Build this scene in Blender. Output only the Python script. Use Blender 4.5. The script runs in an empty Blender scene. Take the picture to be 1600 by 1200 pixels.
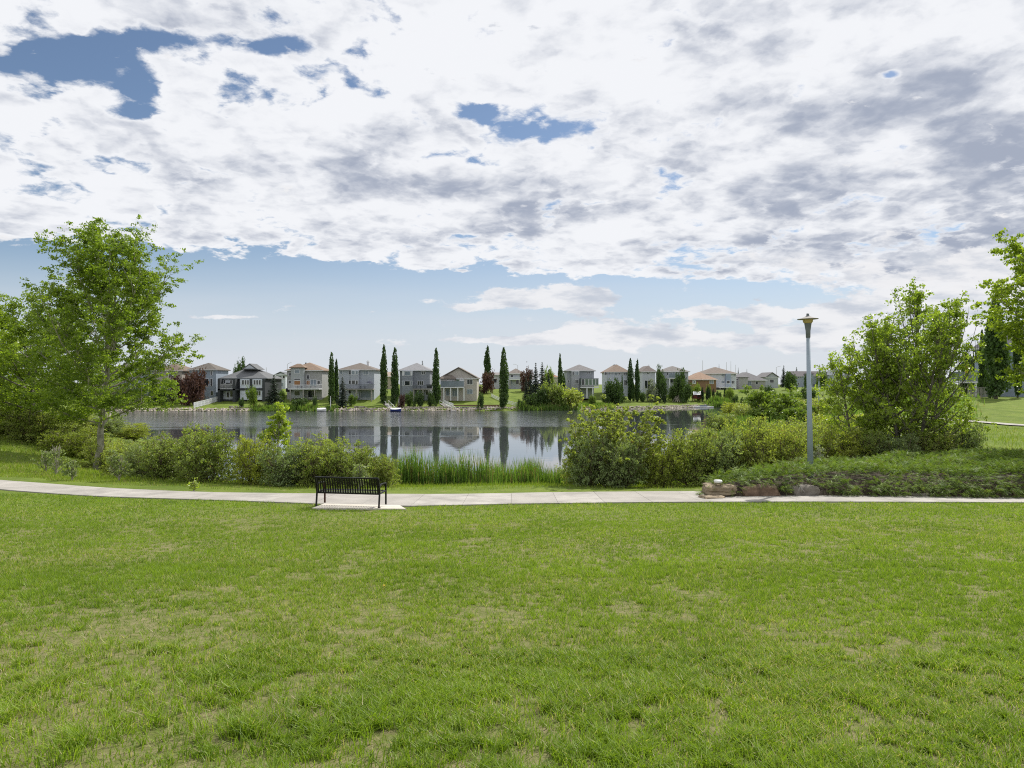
import bpy, math, random
import numpy as np
from mathutils import Vector, Matrix

sc = bpy.context.scene
COL = sc.collection
PI = math.pi
R = math.radians
F = 1600 * 24 / 36.0           # focal length in photo pixels
S = 1.16
CAMZ = 6.4 * S

# ------------------------------------------------------------------ camera
cd = bpy.data.cameras.new("camera"); cam = bpy.data.objects.new("camera", cd); COL.objects.link(cam)
cam.location = (0, 0, CAMZ); cam.rotation_euler = (R(90), 0, 0)
cd.lens = 24; cd.sensor_width = 36; cd.clip_end = 9000; cd.clip_start = 0.05
sc.camera = cam

# ------------------------------------------------------------------ light
SUN_EL, SUN_AZ = 50, 40        # azimuth: degrees to the right of straight ahead
sd = bpy.data.lights.new("sun", 'SUN'); sun = bpy.data.objects.new("sun", sd); COL.objects.link(sun)
sd.energy = 5.0; sd.angle = R(0.6); sd.color = (1.0, 0.96, 0.89)
sv = Vector((math.sin(R(SUN_AZ)) * math.cos(R(SUN_EL)), math.cos(R(SUN_AZ)) * math.cos(R(SUN_EL)), math.sin(R(SUN_EL))))
sun.rotation_euler = sv.to_track_quat('Z', 'Y').to_euler(); sun.location = (30, 40, 60)
sc.view_settings.view_transform = 'Standard'; sc.view_settings.look = 'None'
sc.view_settings.exposure = 0.0; sc.view_settings.gamma = 1.0
sc.view_settings.use_curve_mapping = False
sc.cycles.max_bounces = 8; sc.cycles.diffuse_bounces = 3; sc.cycles.glossy_bounces = 3
sc.cycles.transmission_bounces = 4; sc.cycles.transparent_max_bounces = 8
sc.cycles.use_denoising = False; sc.cycles.filter_width = 1.1
sc.cycles.use_adaptive_sampling = True; sc.cycles.adaptive_threshold = 0.01


class NG:
    """small helper to write node trees"""
    def __init__(s, nt): s.nt = nt; s.N = nt.nodes; s.L = nt.links
    def node(s, t, **k):
        n = s.N.new(t)
        for a, b in k.items(): setattr(n, a, b)
        return n
    def inp(s, sock, v):
        if hasattr(v, 'is_output') or isinstance(v, bpy.types.NodeSocket): s.L.new(v, sock)
        else: sock.default_value = v
    def m(s, op, a, b=None, c=None, clamp=False):
        n = s.node('ShaderNodeMath', operation=op, use_clamp=clamp)
        s.inp(n.inputs[0], a)
        if b is not None: s.inp(n.inputs[1], b)
        if c is not None: s.inp(n.inputs[2], c)
        return n.outputs[0]
    def v(s, op, a, b=None, out=0):
        n = s.node('ShaderNodeVectorMath', operation=op)
        s.inp(n.inputs[0], a)
        if b is not None: s.inp(n.inputs[1], b)
        return n.outputs[out]
    def comb(s, x, y, z):
        n = s.node('ShaderNodeCombineXYZ')
        for i, q in enumerate((x, y, z)): s.inp(n.inputs[i], q)
        return n.outputs[0]
    def noise(s, vec, scale, detail=4, rough=.5, dist=0):
        n = s.node('ShaderNodeTexNoise'); s.inp(n.inputs['Vector'], vec)
        n.inputs['Scale'].default_value = scale; n.inputs['Detail'].default_value = detail
        n.inputs['Roughness'].default_value = rough; n.inputs['Distortion'].default_value = dist
        return n.outputs['Fac']
    def sm(s, x, a, b, lo=0., hi=1.):
        n = s.node('ShaderNodeMapRange', interpolation_type='SMOOTHSTEP')
        s.inp(n.inputs[0], x); s.inp(n.inputs[1], a); s.inp(n.inputs[2], b); s.inp(n.inputs[3], lo); s.inp(n.inputs[4], hi)
        return n.outputs[0]
    def mix(s, f, a, b, mode='MIX'):
        n = s.node('ShaderNodeMix', data_type='RGBA', blend_type=mode)
        s.inp(n.inputs[0], f); s.inp(n.inputs[6], a if not isinstance(a, tuple) else (*a[:3], 1)); s.inp(n.inputs[7], b if not isinstance(b, tuple) else (*b[:3], 1))
        return n.outputs[2]


def build_sky():
    w = bpy.data.worlds.new("World"); sc.world = w; w.use_nodes = True
    g = NG(w.node_tree); g.N.clear()
    K = 0.1
    out = g.node('ShaderNodeOutputWorld'); bg = g.node('ShaderNodeBackground'); g.L.new(bg.outputs[0], out.inputs[0])
    bg.inputs[1].default_value = K
    sky = g.node('ShaderNodeTexSky', sky_type='NISHITA', sun_disc=False, sun_elevation=R(SUN_EL), sun_rotation=R(SUN_AZ))
    sky.altitude = 600; sky.air_density = 1.0; sky.dust_density = 0.6; sky.ozone_density = 1.5
    tc = g.node('ShaderNodeTexCoord'); d = tc.outputs['Generated']
    sp = g.node('ShaderNodeSeparateXYZ'); g.L.new(d, sp.inputs[0]); x, y, z = sp.outputs
    zz = g.m('MAXIMUM', z, 0.02)
    px = g.m('DIVIDE', x, zz); py = g.m('DIVIDE', y, zz)
    P = g.comb(px, py, 0.)
    yy = g.m('MAXIMUM', y, 0.2)
    U = g.m('DIVIDE', x, yy); W = g.m('DIVIDE', z, yy)
    UW = g.comb(U, W, 0.)
    def blobs(lst):                       # ellipses in photo pixels -> field around the view direction
        tot = None
        for (cx, cy, sx, sy, amp) in lst:
            q = g.v('SUBTRACT', UW, ((cx - 800) / F, (600 - cy) / F, 0.))
            q = g.v('MULTIPLY', q, (F / sx, F / sy, 0.))
            dd = g.v('DOT_PRODUCT', q, q, out=1)
            e = g.m('MULTIPLY', g.m('POWER', 2.718, g.m('MULTIPLY', dd, -1.0)), amp)
            tot = e if tot is None else g.m('ADD', tot, e)
        return tot
    # upper deck of broken cloud
    zq = g.m('ADD', zz, .20)
    P2 = g.comb(g.m('DIVIDE', x, zq), g.m('DIVIDE', y, zq), g.m('MULTIPLY', z, 1.5))
    warp = g.noise(P2, 2.2, 3, .5)
    Pw = g.v('ADD', P2, g.comb(g.m('MULTIPLY', warp, .22), g.m('MULTIPLY', warp, -.12), 0.))
    fine = g.node('ShaderNodeTexNoise'); g.L.new(P2, fine.inputs['Vector']); fine.inputs['Scale'].default_value = 9; fine.inputs['Detail'].default_value = 8; fine.inputs['Roughness'].default_value = .6
    Pv = g.v('ADD', P2, g.v('MULTIPLY', g.v('SUBTRACT', fine.outputs['Color'], (.5, .5, .5)), (.16, .13, 0.)))
    def cells(sc_, off):
        n = g.node('ShaderNodeTexVoronoi', feature='SMOOTH_F1', voronoi_dimensions='2D'); g.L.new(g.v('ADD', Pv, off), n.inputs['Vector'])
        n.inputs['Scale'].default_value = sc_; n.inputs['Smoothness'].default_value = .35; n.inputs['Detail'].default_value = 2; n.inputs['Roughness'].default_value = .5
        return n.outputs['Distance']
    v1 = cells(6.5, (0, 0, 0)); v2 = cells(15, (3.3, 1.7, 0))
    puff = g.m('SUBTRACT', .62, g.m('ADD', g.m('MULTIPLY', v1, .75), g.m('MULTIPLY', v2, .35)))
    n1 = g.noise(Pw, 3.2, 14, .64)
    n1 = g.m('ADD', g.m('MULTIPLY', g.m('SUBTRACT', n1, .5), 1.2), .5)
    n1 = g.m('ADD', n1, g.m('MULTIPLY', puff, .42))
    edge = g.m('SUBTRACT', py, g.m('ADD', g.m('MULTIPLY', px, .37), 6.15))
    edge = g.m('ADD', edge, g.m('MULTIPLY', g.m('SUBTRACT', g.noise(g.v('ADD', P2, (5, 5, 0)), 4.5, 5, .6), .5), 3.2))
    edgef = g.sm(edge, -.6, .9)
    holes = blobs([(120, 96, 66, 30, .58), (215, 128, 36, 30, .42), (20, 95, 40, 22, .3), (-150, 120, 150, 60, .3), (440, 72, 55, 14, .42), (752, 176, 46, 17, .40), (825, 203, 72, 17, .40),
                   (205, 60, 90, 26, .3), (1390, 116, 22, 9, .5), (945, 240, 40, 14, .14), (440, 352, 45, 12, .13), (60, 395, 140, 22, .22),
                   (500, 92, 40, 14, .16), (330, 60, 120, 22, .12), (60, 262, 30, 16, .12), (210, 180, 60, 10, .12), (330, 395, 60, 14, .2), (1075, 275, 30, 14, .12), (1140, 455, 220, 16, .35), (1470, 130, 260, 110, -.22), (1350, 260, 300, 120, -.12), (600, 250, 420, 110, -.06), (550, 320, 300, 60, -.08)])
    cov = g.m('ADD', n1, .27)
    cov = g.m('SUBTRACT', cov, holes)
    cov = g.m('SUBTRACT', cov, g.m('MULTIPLY', edgef, .75))
    deck = g.sm(cov, .42, .60)
    # low cumulus and streaks
    n2 = g.noise(g.v('MULTIPLY', UW, (1, 2.3, 1)), 13, 10, .62)
    low = blobs([(875, 464, 90, 20, .62), (840, 472, 130, 9, .3), (785, 457, 24, 11, .5), (738, 482, 36, 9, .5), (350, 495, 55, 5, .5), (945, 519, 100, 17, .6),
                 (1190, 490, 210, 14, .45), (1400, 478, 140, 24, .5), (1580, 455, 160, 70, .55), (820, 532, 160, 7, .45), (1060, 530, 260, 13, .42), (1350, 525, 260, 30, .36),
                 (20, 383, 30, 7, .3), (5, 372, 30, 6, .35), (600, 488, 40, 4, .3), (1500, 560, 300, 18, .25), (1350, 420, 200, 40, .3)])
    lowc = g.sm(g.m('ADD', low, g.m('MULTIPLY', g.m('SUBTRACT', n2, .5), 1.7)), .22, .38)
    lowc = g.m('MULTIPLY', lowc, g.sm(W, .02, .05))
    lowc = g.m('MULTIPLY', lowc, .93)
    # thin veil near the horizon
    n3 = g.noise(g.v('MULTIPLY', UW, (1, 9, 1)), 2.2, 5, .5)
    veil = g.m('MULTIPLY', g.sm(W, .20, .02), g.sm(n3, .36, .72, .12, .6))
    # cloud shade
    s1 = g.noise(g.v('ADD', g.v('MULTIPLY', Pw, (.85, 1.1, 1)), (7.3, 2.1, 0)), 4.2, 7, .50)
    s2 = g.noise(g.v('ADD', Pw, (1.7, 9.1, 0)), 12, 8, .6)
    dark = blobs([(620, 285, 90, 34, .17), (720, 290, 45, 28, .10), (880, 315, 120, 34, .18), (410, 270, 110, 50, .10), (1150, 320, 130, 60, .08), (1500, 300, 240, 120, .19), (1460, 150, 240, 90, .15), (1150, 160, 160, 70, .06),
                  (1100, 230, 120, 60, .05), (700, 370, 300, 30, .05), (1300, 400, 300, 40, .10), (230, 230, 130, 50, .05), (700, 110, 300, 60, -.10), (80, 200, 160, 60, -.06)])
    gs = g.m('ADD', g.m('ADD', g.m('MULTIPLY', s1, .72), g.m('ADD', g.m('MULTIPLY', s2, .25), g.m('MULTIPLY', puff, .24))), dark)
    grey = g.sm(gs, .40, .74)
    thick = g.sm(cov, .52, .72)
    grey = g.m('MULTIPLY', grey, g.m('MULTIPLY_ADD', thick, .75, .25))
    ccol = g.mix(grey, (9.0, 9.15, 9.5), (3.8, 4.25, 5.3))
    s3 = g.noise(g.v('ADD', g.v('MULTIPLY', UW, (1, 3.5, 1)), (0.03, -.09, 0)), 9, 6, .6)
    lcol = g.mix(g.sm(s3, .42, .66), (8.8, 8.8, 9.0), (5.7, 6.1, 6.9))
    skyc = g.mix(1.0, sky.outputs[0], (SKYGAIN, SKYGAIN, SKYGAIN), 'MULTIPLY')
    skyc = g.mix(g.sm(W, .24, .02, 0, .82), skyc, (6.5, 7.05, 7.95))
    c = g.mix(veil, skyc, (7.0, 7.3, 7.9))
    c = g.mix(deck, c, ccol)
    c = g.mix(lowc, c, lcol)
    c = g.mix(g.sm(z, .0, -.03), c, (2.0, 2.3, 1.8))
    g.L.new(c, bg.inputs[0])


SKYGAIN = .98
build_sky()

# ------------------------------------------------------------------ materials
def rgba(c): return (c[0], c[1], c[2], 1)


def mat(name, col, rough=.75, var=.18, scale=4., bump=0., bscale=None, metal=0., spec=.3, col2=None, stretch=(1, 1, 1), detail=5):
    m = bpy.data.materials.new(name); m.use_nodes = True
    g = NG(m.node_tree); b = g.N['Principled BSDF']
    tc = g.node('ShaderNodeTexCoord')
    vec = g.v('MULTIPLY', tc.outputs['Object'], stretch)
    n = g.noise(vec, scale, detail, .6)
    c2 = col2 or tuple(c * (1 - var) for c in col); c1 = col if col2 else tuple(min(1, c * (1 + var)) for c in col)
    g.L.new(g.mix(g.sm(n, .3, .7), c2, c1), b.inputs['Base Color'])
    b.inputs['Roughness'].default_value = rough; b.inputs['Metallic'].default_value = metal
    b.inputs['Specular IOR Level'].default_value = spec
    if bump:
        bn = g.node('ShaderNodeBump'); bn.inputs['Strength'].default_value = bump; bn.inputs['Distance'].default_value = .02
        g.L.new(g.noise(vec, bscale or scale * 4, 6, .65), bn.inputs['Height']); g.L.new(bn.outputs[0], b.inputs['Normal'])
    return m


def siding(name, col, step=.2, var=.06):
    """lapped horizontal siding"""
    m = mat(name, col, .7, var, .6)
    g = NG(m.node_tree); b = g.N['Principled BSDF']
    tc = g.node('ShaderNodeTexCoord'); sp = g.node('ShaderNodeSeparateXYZ'); g.L.new(tc.outputs['Object'], sp.inputs[0])
    saw = g.m('FRACT', g.m('DIVIDE', sp.outputs[2], step))
    bn = g.node('ShaderNodeBump'); bn.inputs['Strength'].default_value = .6; bn.inputs['Distance'].default_value = .03
    g.L.new(saw, bn.inputs['Height']); g.L.new(bn.outputs[0], b.inputs['Normal'])
    return m


def leafmat(name, c1, c2, trans=.4, nscale=.8, rough=.45, c3=None, p3=.0, spec=.35):
    m = bpy.data.materials.new(name); m.use_nodes = True
    g = NG(m.node_tree); b = g.N['Principled BSDF']; out = g.N['Material Output']
    ge = g.node('ShaderNodeNewGeometry')
    n = g.noise(ge.outputs['Position'], nscale, 3 if nscale != .42 else 10, .5 if nscale != .42 else .68)
    f = g.m('ADD', g.m('MULTIPLY', ge.outputs['Random Per Island'], .65), g.m('MULTIPLY', g.m('SUBTRACT', n, .35), 1.0), clamp=True)
    c = g.mix(f, c1, c2)
    if c3:
        r2 = g.m('FRACT', g.m('MULTIPLY', ge.outputs['Random Per Island'], 37.7))
        n3 = g.noise(ge.outputs['Position'], nscale * .55, 3, .6)
        thr = g.sm(n3, .42, .68, p3 * .25, p3 * 2.0)
        c = g.mix(g.m('LESS_THAN', r2, thr), c, c3)
    oi = g.node('ShaderNodeObjectInfo'); rr_ = oi.outputs['Random']
    c = g.mix(1., c, g.mix(rr_, (.80, .84, .86), (1.18, 1.12, 1.05)), 'MULTIPLY')
    g.L.new(c, b.inputs['Base Color']); b.inputs['Roughness'].default_value = rough
    b.inputs['Specular IOR Level'].default_value = spec
    t = g.node('ShaderNodeBsdfTranslucent')
    g.L.new(g.mix(1., c, (1.35, 1.45, .55), 'MULTIPLY'), t.inputs[0])
    ms = g.node('ShaderNodeMixShader'); ms.inputs[0].default_value = trans
    g.L.new(b.outputs[0], ms.inputs[1]); g.L.new(t.outputs[0], ms.inputs[2]); g.L.new(ms.outputs[0], out.inputs[0])
    return m


M = {}
M['poplar'] = leafmat('poplar_leaf', (.12, .19, .022), (.34, .43, .06), .50, .8, .38)
M['poplar_light'] = leafmat('young_poplar_leaf', (.19, .27, .032), (.45, .53, .10), .50, .8, .38)
M['willow'] = leafmat('willow_leaf', (.15, .20, .045), (.40, .46, .13), .46, .7, .5, (.20, .14, .07), .05)
M['willow_yellow'] = leafmat('yellow_shrub_leaf', (.19, .24, .035), (.43, .46, .09), .44, .7, .5)
M['willow_grey'] = leafmat('grey_willow_leaf', (.125, .175, .07), (.34, .41, .18), .40, .7, .5)
M['column'] = leafmat('aspen_leaf', (.026, .058, .016), (.095, .165, .042), .28, .35, .5)
M['spruce'] = leafmat('spruce_needle', (.018, .034, .020), (.05, .078, .045), .08, .5, .6)
M['cedar'] = leafmat('cedar_leaf', (.015, .034, .012), (.04, .075, .025), .1, .5, .6)
M['bush'] = leafmat('garden_bush_leaf', (.035, .07, .018), (.10, .165, .04), .25, .35, .5)
M['bush_light'] = leafmat('light_bush_leaf', (.10, .17, .03), (.24, .32, .06), .35, .35, .5)
M['silver'] = leafmat('silver_leaf', (.16, .19, .14), (.32, .36, .27), .25, .35, .5)
M['plum'] = leafmat('plum_leaf', (.05, .026, .026), (.14, .07, .055), .2, .35, .5)
M['reed'] = leafmat('reed_blade', (.075, .15, .028), (.26, .38, .085), .42, .35, .45, (.32, .25, .13), .10)
M['lawnblade'] = leafmat('grass_blade', (.085, .155, .014), (.30, .42, .045), .44, .42, .5, (.44, .40, .23), .10)
M['rough'] = leafmat('rough_grass_blade', (.12, .20, .022), (.30, .37, .055), .38, .25, .5, (.36, .32, .16), .08)
M['juniper'] = leafmat('juniper_spray', (.075, .14, .028), (.31, .41, .085), .30, 1.6, .6, (.17, .10, .055), .06)
M['bark'] = mat('poplar_bark', (.16, .145, .12), .9, .4, 6, .6, 20, stretch=(1, 1, .5))
M['bark_pale'] = mat('pale_bark', (.30, .28, .22), .85, .35, 5, .4, 18, stretch=(1, 1, .6))
M['twig'] = mat('twig_bark', (.13, .10, .07), .9, .3, 6)
M['concrete'] = mat('path_concrete', (.345, .325, .295), .9, .22, 1.0, .25, 60, detail=10)
M['concrete2'] = mat('slab_concrete', (.33, .31, .28), .9, .13, 1.0, .25, 60, detail=10)
M['padconcrete'] = mat('pad_concrete', (.55, .51, .44), .9, .10, 1.5, .2, 50)
M['black'] = mat('black_painted_steel', (.006, .006, .007), .42, .1, 4, spec=.3)
M['rust'] = mat('worn_black_steel', (.05, .018, .012), .5, .3, 8)
M['pole'] = mat('painted_grey_pole', (.30, .36, .42), .5, .06, 2, spec=.4)
M['poledark'] = mat('dark_grey_metal', (.13, .15, .16), .45, .08, 3)
M['lamp_glass'] = mat('yellowed_lamp_bowl', (.46, .36, .15), .35, .1, 6, spec=.5)
M['soil'] = mat('bed_soil', (.06, .045, .032), .95, .35, 3, .6, 20)
M['stone_red'] = mat('red_brown_sandstone', (.17, .115, .08), .9, .45, 3.2, 1., 11, detail=9)
M['stone_grey'] = mat('grey_sandstone', (.19, .17, .145), .9, .3, 2.2, .8, 9, detail=9)
M['stone_tan'] = mat('tan_sandstone', (.30, .24, .165), .9, .4, 2.2, .8, 9, detail=9, stretch=(1, 1, 4))
M['stone_pale'] = mat('pale_rock', (.37, .33, .275), .9, .35, .7, .5, 5)
M['white'] = mat('white_trim', (.72, .73, .75), .6, .05, 2)
M['glass'] = mat('window_glass', (.025, .03, .035), .08, .2, .3, spec=.8)
M['glass_pale'] = mat('curtained_glass', (.20, .24, .28), .2, .15, .3, spec=.6)
M['glass_green'] = mat('sunroom_glass', (.09, .15, .10), .12, .3, .5, spec=.8)
M['blind'] = mat('orange_blind', (.34, .17, .07), .5, .1, 1)
M['wood'] = mat('weathered_wood', (.20, .13, .085), .85, .3, 3, .3, 14)
M['greywood'] = mat('grey_wood', (.33, .31, .29), .85, .2, 3, .3, 14)
M['boat_white'] = mat('white_boat_hull', (.78, .78, .78), .35, .05, 2)
M['boat_blue'] = mat('blue_boat_hull', (.03, .05, .22), .35, .1, 2)
M['orange'] = mat('orange_cloth', (.62, .13, .03), .8, .1, 3)
M['navy'] = mat('navy_cloth', (.03, .035, .06), .8, .1, 3)
M['red'] = mat('dark_red_paint', (.16, .035, .035), .7, .2, 2)


def ground_mat():
    m = bpy.data.materials.new('lawn_ground'); m.use_nodes = True
    g = NG(m.node_tree); b = g.N['Principled BSDF']
    ge = g.node('ShaderNodeNewGeometry'); p = ge.outputs['Position']
    n = g.noise(p, .35, 6, .6); nf = g.noise(p, 9, 8, .7); nm = g.noise(p, 1.7, 5, .6)
    c = g.mix(g.sm(n, .3, .7), (.105, .155, .024), (.185, .24, .042))
    c = g.mix(g.sm(nf, .35, .7, 0, .45), c, (.05, .075, .018))
    dry = g.m('MULTIPLY', g.sm(nm, .58, .70), .55)
    c = g.mix(dry, c, (.28, .235, .13))
    sp = g.node('ShaderNodeSeparateXYZ'); g.L.new(p, sp.inputs[0])
    thatch = g.mix(g.sm(nf, .3, .7), (.10, .13, .025), (.27, .23, .13))
    c = g.mix(g.sm(sp.outputs[1], 24, 15, 0, .85), c, thatch)
    g.L.new(c, b.inputs['Base Color']); b.inputs['Roughness'].default_value = .95; b.inputs['Specular IOR Level'].default_value = .1
    bn = g.node('ShaderNodeBump'); bn.inputs['Strength'].default_value = .8; bn.inputs['Distance'].default_value = .06
    g.L.new(g.noise(p, 14, 6, .7), bn.inputs['Height']); g.L.new(bn.outputs[0], b.inputs['Normal'])
    return m


def water_mat():
    m = bpy.data.materials.new('lake_water'); m.use_nodes = True
    g = NG(m.node_tree); b = g.N['Principled BSDF']
    ge = g.node('ShaderNodeNewGeometry'); p = ge.outputs['Position']
    sp = g.node('ShaderNodeSeparateXYZ'); g.L.new(p, sp.inputs[0])
    b.inputs['Base Color'].default_value = (.060, .066, .072, 1); b.inputs['IOR'].default_value = 1.58
    b.inputs['Specular IOR Level'].default_value = .5
    big = g.noise(g.v('MULTIPLY', p, (.35, 1, 1)), .05, 3, .5)
    yb = g.m('ADD', sp.outputs[1], g.m('MULTIPLY', g.m('SUBTRACT', big, .5), 60))
    wind = g.m('MULTIPLY', g.sm(yb, 108, 126), g.sm(yb, 205, 186))
    wind = g.m('MULTIPLY', wind, g.sm(sp.outputs[0], 22, 2))
    streak = g.sm(g.noise(g.v('MULTIPLY', p, (.12, 1, 1)), .16, 4, .6), .60, .72)
    wind = g.m('MAXIMUM', wind, g.m('MULTIPLY', streak, .45))
    g.L.new(g.m('MULTIPLY_ADD', wind, .07, .015), b.inputs['Roughness'])
    h = g.m('ADD', g.m('MULTIPLY', g.noise(g.v('MULTIPLY', p, (.7, 1, 1)), 1.4, 4, .6), 1.), g.m('MULTIPLY', g.noise(g.v('MULTIPLY', p, (.45, 1, 1)), .5, 3, .6), 2.6))
    bn = g.node('ShaderNodeBump'); bn.inputs['Distance'].default_value = .16
    g.L.new(g.m('MULTIPLY_ADD', wind, .42, .011), bn.inputs['Strength'])
    g.L.new(h, bn.inputs['Height']); g.L.new(bn.outputs[0], b.inputs['Normal'])
    return m


def shingle(name, col):
    m = mat(name, col, .9, .12, 1.5)
    g = NG(m.node_tree); b = g.N['Principled BSDF']
    tc = g.node('ShaderNodeTexCoord')
    n = g.noise(g.v('MULTIPLY', tc.outputs['Object'], (1.5, 1.5, 9)), 1.6, 4, .7)
    old = b.inputs['Base Color'].links[0].from_socket
    g.L.new(g.mix(g.sm(n, .35, .7, 0, .35), old, (col[0] * .5, col[1] * .5, col[2] * .5)), b.inputs['Base Color'])
    return m


# ------------------------------------------------------------------ mesh helpers
class MB:
    def __init__(s): s.v = []; s.f = []
    def add(s, vs, fs):
        o = len(s.v); s.v += [tuple(a) for a in vs]; s.f += [tuple(i + o for i in f) for f in fs]
    def box(s, x0, x1, y0, y1, z0, z1):
        s.add([(x0, y0, z0), (x1, y0, z0), (x1, y1, z0), (x0, y1, z0), (x0, y0, z1), (x1, y0, z1), (x1, y1, z1), (x0, y1, z1)],
              [(0, 3, 2, 1), (4, 5, 6, 7), (0, 1, 5, 4), (1, 2, 6, 5), (2, 3, 7, 6), (3, 0, 4, 7)])
        return s
    def tube(s, pts, rad, n=6, cap=True):
        pts = [Vector(p) for p in pts]
        if not hasattr(rad, '__len__'): rad = [rad] * len(pts)
        o = len(s.v); ref = None
        for i, p in enumerate(pts):
            t = (pts[min(i + 1, len(pts) - 1)] - pts[max(i - 1, 0)]).normalized()
            if ref is None: ref = t.orthogonal().normalized()
            ref = (ref - t * ref.dot(t))
            ref = ref.normalized() if ref.length > 1e-6 else t.orthogonal().normalized()
            bi = t.cross(ref)
            for k in range(n):
                a = 2 * PI * k / n
                q = p + (ref * math.cos(a) + bi * math.sin(a)) * rad[i]
                s.v.append((q.x, q.y, q.z))
        for i in range(len(pts) - 1):
            for k in range(n):
                a = o + i * n + k; b = o + i * n + (k + 1) % n
                s.f.append((a, b, b + n, a + n))
        if cap:
            s.f.append(tuple(o + k for k in reversed(range(n)))); e = o + (len(pts) - 1) * n
            s.f.append(tuple(e + k for k in range(n)))
        return s
    def lathe(s, prof, n=20, c=(0, 0)):
        o = len(s.v)
        for (r, z) in prof:
            for k in range(n):
                a = 2 * PI * k / n; s.v.append((c[0] + r * math.cos(a), c[1] + r * math.sin(a), z))
        for i in range(len(prof) - 1):
            for k in range(n):
                a = o + i * n + k; b = o + i * n + (k + 1) % n
                s.f.append((a, b, b + n, a + n))
        s.f.append(tuple(o + k for k in reversed(range(n)))); e = o + (len(prof) - 1) * n
        s.f.append(tuple(e + k for k in range(n)))
        return s
    def bar(s, a, b, w, h=None):
        """square bar between two points"""
        h = h or w
        a = Vector(a); b = Vector(b); t = (b - a).normalized()
        u = t.cross(Vector((0, 0, 1)))
        u = u.normalized() if u.length > 1e-4 else Vector((1, 0, 0))
        v = u.cross(t).normalized()
        vs = []
        for p in (a, b):
            for (i, j) in ((-1, -1), (1, -1), (1, 1), (-1, 1)):
                vs.append(p + u * i * w / 2 + v * j * h / 2)
        s.add(vs, [(0, 1, 2, 3), (7, 6, 5, 4), (0, 4, 5, 1), (1, 5, 6, 2), (2, 6, 7, 3), (3, 7, 4, 0)])
        return s
    def mesh(s, name, m, smooth=False):
        me = bpy.data.meshes.new(name); me.from_pydata(s.v, [], s.f)
        if m: me.materials.append(m)
        if smooth: me.polygons.foreach_set('use_smooth', [True] * len(me.polygons))
        me.update(); return me


def np_mesh(name, V, k, m, smooth=False):
    """V: (n*k,3) every k vertices one face"""
    V = np.ascontiguousarray(V, dtype=np.float32).reshape(-1, 3); n = len(V) // k
    me = bpy.data.meshes.new(name)
    me.vertices.add(len(V)); me.vertices.foreach_set('co', V.ravel())
    me.loops.add(n * k); me.loops.foreach_set('vertex_index', np.arange(n * k, dtype=np.int32))
    me.polygons.add(n); me.polygons.foreach_set('loop_start', np.arange(0, n * k, k, dtype=np.int32))
    me.polygons.foreach_set('loop_total', np.full(n, k, dtype=np.int32))
    me.update(calc_edges=True)
    if m: me.materials.append(m)
    return me


def link(name, me, parent=None, loc=(0, 0, 0), rz=0., sc_=1., **props):
    o = bpy.data.objects.new(name, me); COL.objects.link(o)
    o.location = loc; o.rotation_euler = (0, 0, rz)
    o.scale = (sc_, sc_, sc_) if not hasattr(sc_, '__len__') else sc_
    if parent is not None: o.parent = parent
    for a, b in props.items(): o[a] = b
    return o


def thing(name, label, cat, loc=(0, 0, 0), rz=0., sc_=1., group=None):
    o = link(name, None, None, loc, rz, sc_, label=label, category=cat)
    if group: o['group'] = group
    return o


def copy_tree(o, loc, rz, sc_, label, group=None, parent=None):
    c = o.copy(); COL.objects.link(c)
    if parent is None:
        c.location = loc; c.rotation_euler = (0, 0, rz); c.scale = (sc_, sc_, sc_) if not hasattr(sc_, '__len__') else sc_
        c['label'] = label
        if group: c['group'] = group
    else: c.parent = parent
    for ch in o.children: copy_tree(ch, None, None, None, None, None, c)
    return c


# ------------------------------------------------------------------ terrain
LAKE = np.array([(-12, 35.5), (-4, 34.5), (3, 34), (8, 35.5), (13, 45), (20, 70), (30, 105), (40, 135), (52, 160), (60, 176), (62, 188), (54, 189), (45, 184), (33, 175.5), (18, 169),
                 (5, 165.5), (-10, 162.5), (-40, 160), (-74, 159.5), (-100, 159), (-108, 145), (-100, 130), (-78, 112), (-52, 92), (-36, 70), (-27, 51), (-20, 40)], float)


def sdist(x, y):
    x = np.asarray(x, float); y = np.asarray(y, float)
    best = np.full(x.shape, 1e18); ins = np.zeros(x.shape, bool)
    n = len(LAKE)
    for i in range(n):
        ax, ay = LAKE[i]; bx, by = LAKE[(i + 1) % n]
        dx, dy = bx - ax, by - ay
        t = np.clip(((x - ax) * dx + (y - ay) * dy) / (dx * dx + dy * dy), 0, 1)
        best = np.minimum(best, (x - ax - t * dx) ** 2 + (y - ay - t * dy) ** 2)
        c = ((ay > y) != (by > y)) & (x < (bx - ax) * (y - ay) / (by - ay + 1e-12) + ax)
        ins ^= c
    d = np.sqrt(best)
    return np.where(ins, -d, d)


def sst(a, b, x):
    t = np.clip((x - a) / (b - a), 0, 1); return t * t * (3 - 2 * t)


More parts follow.
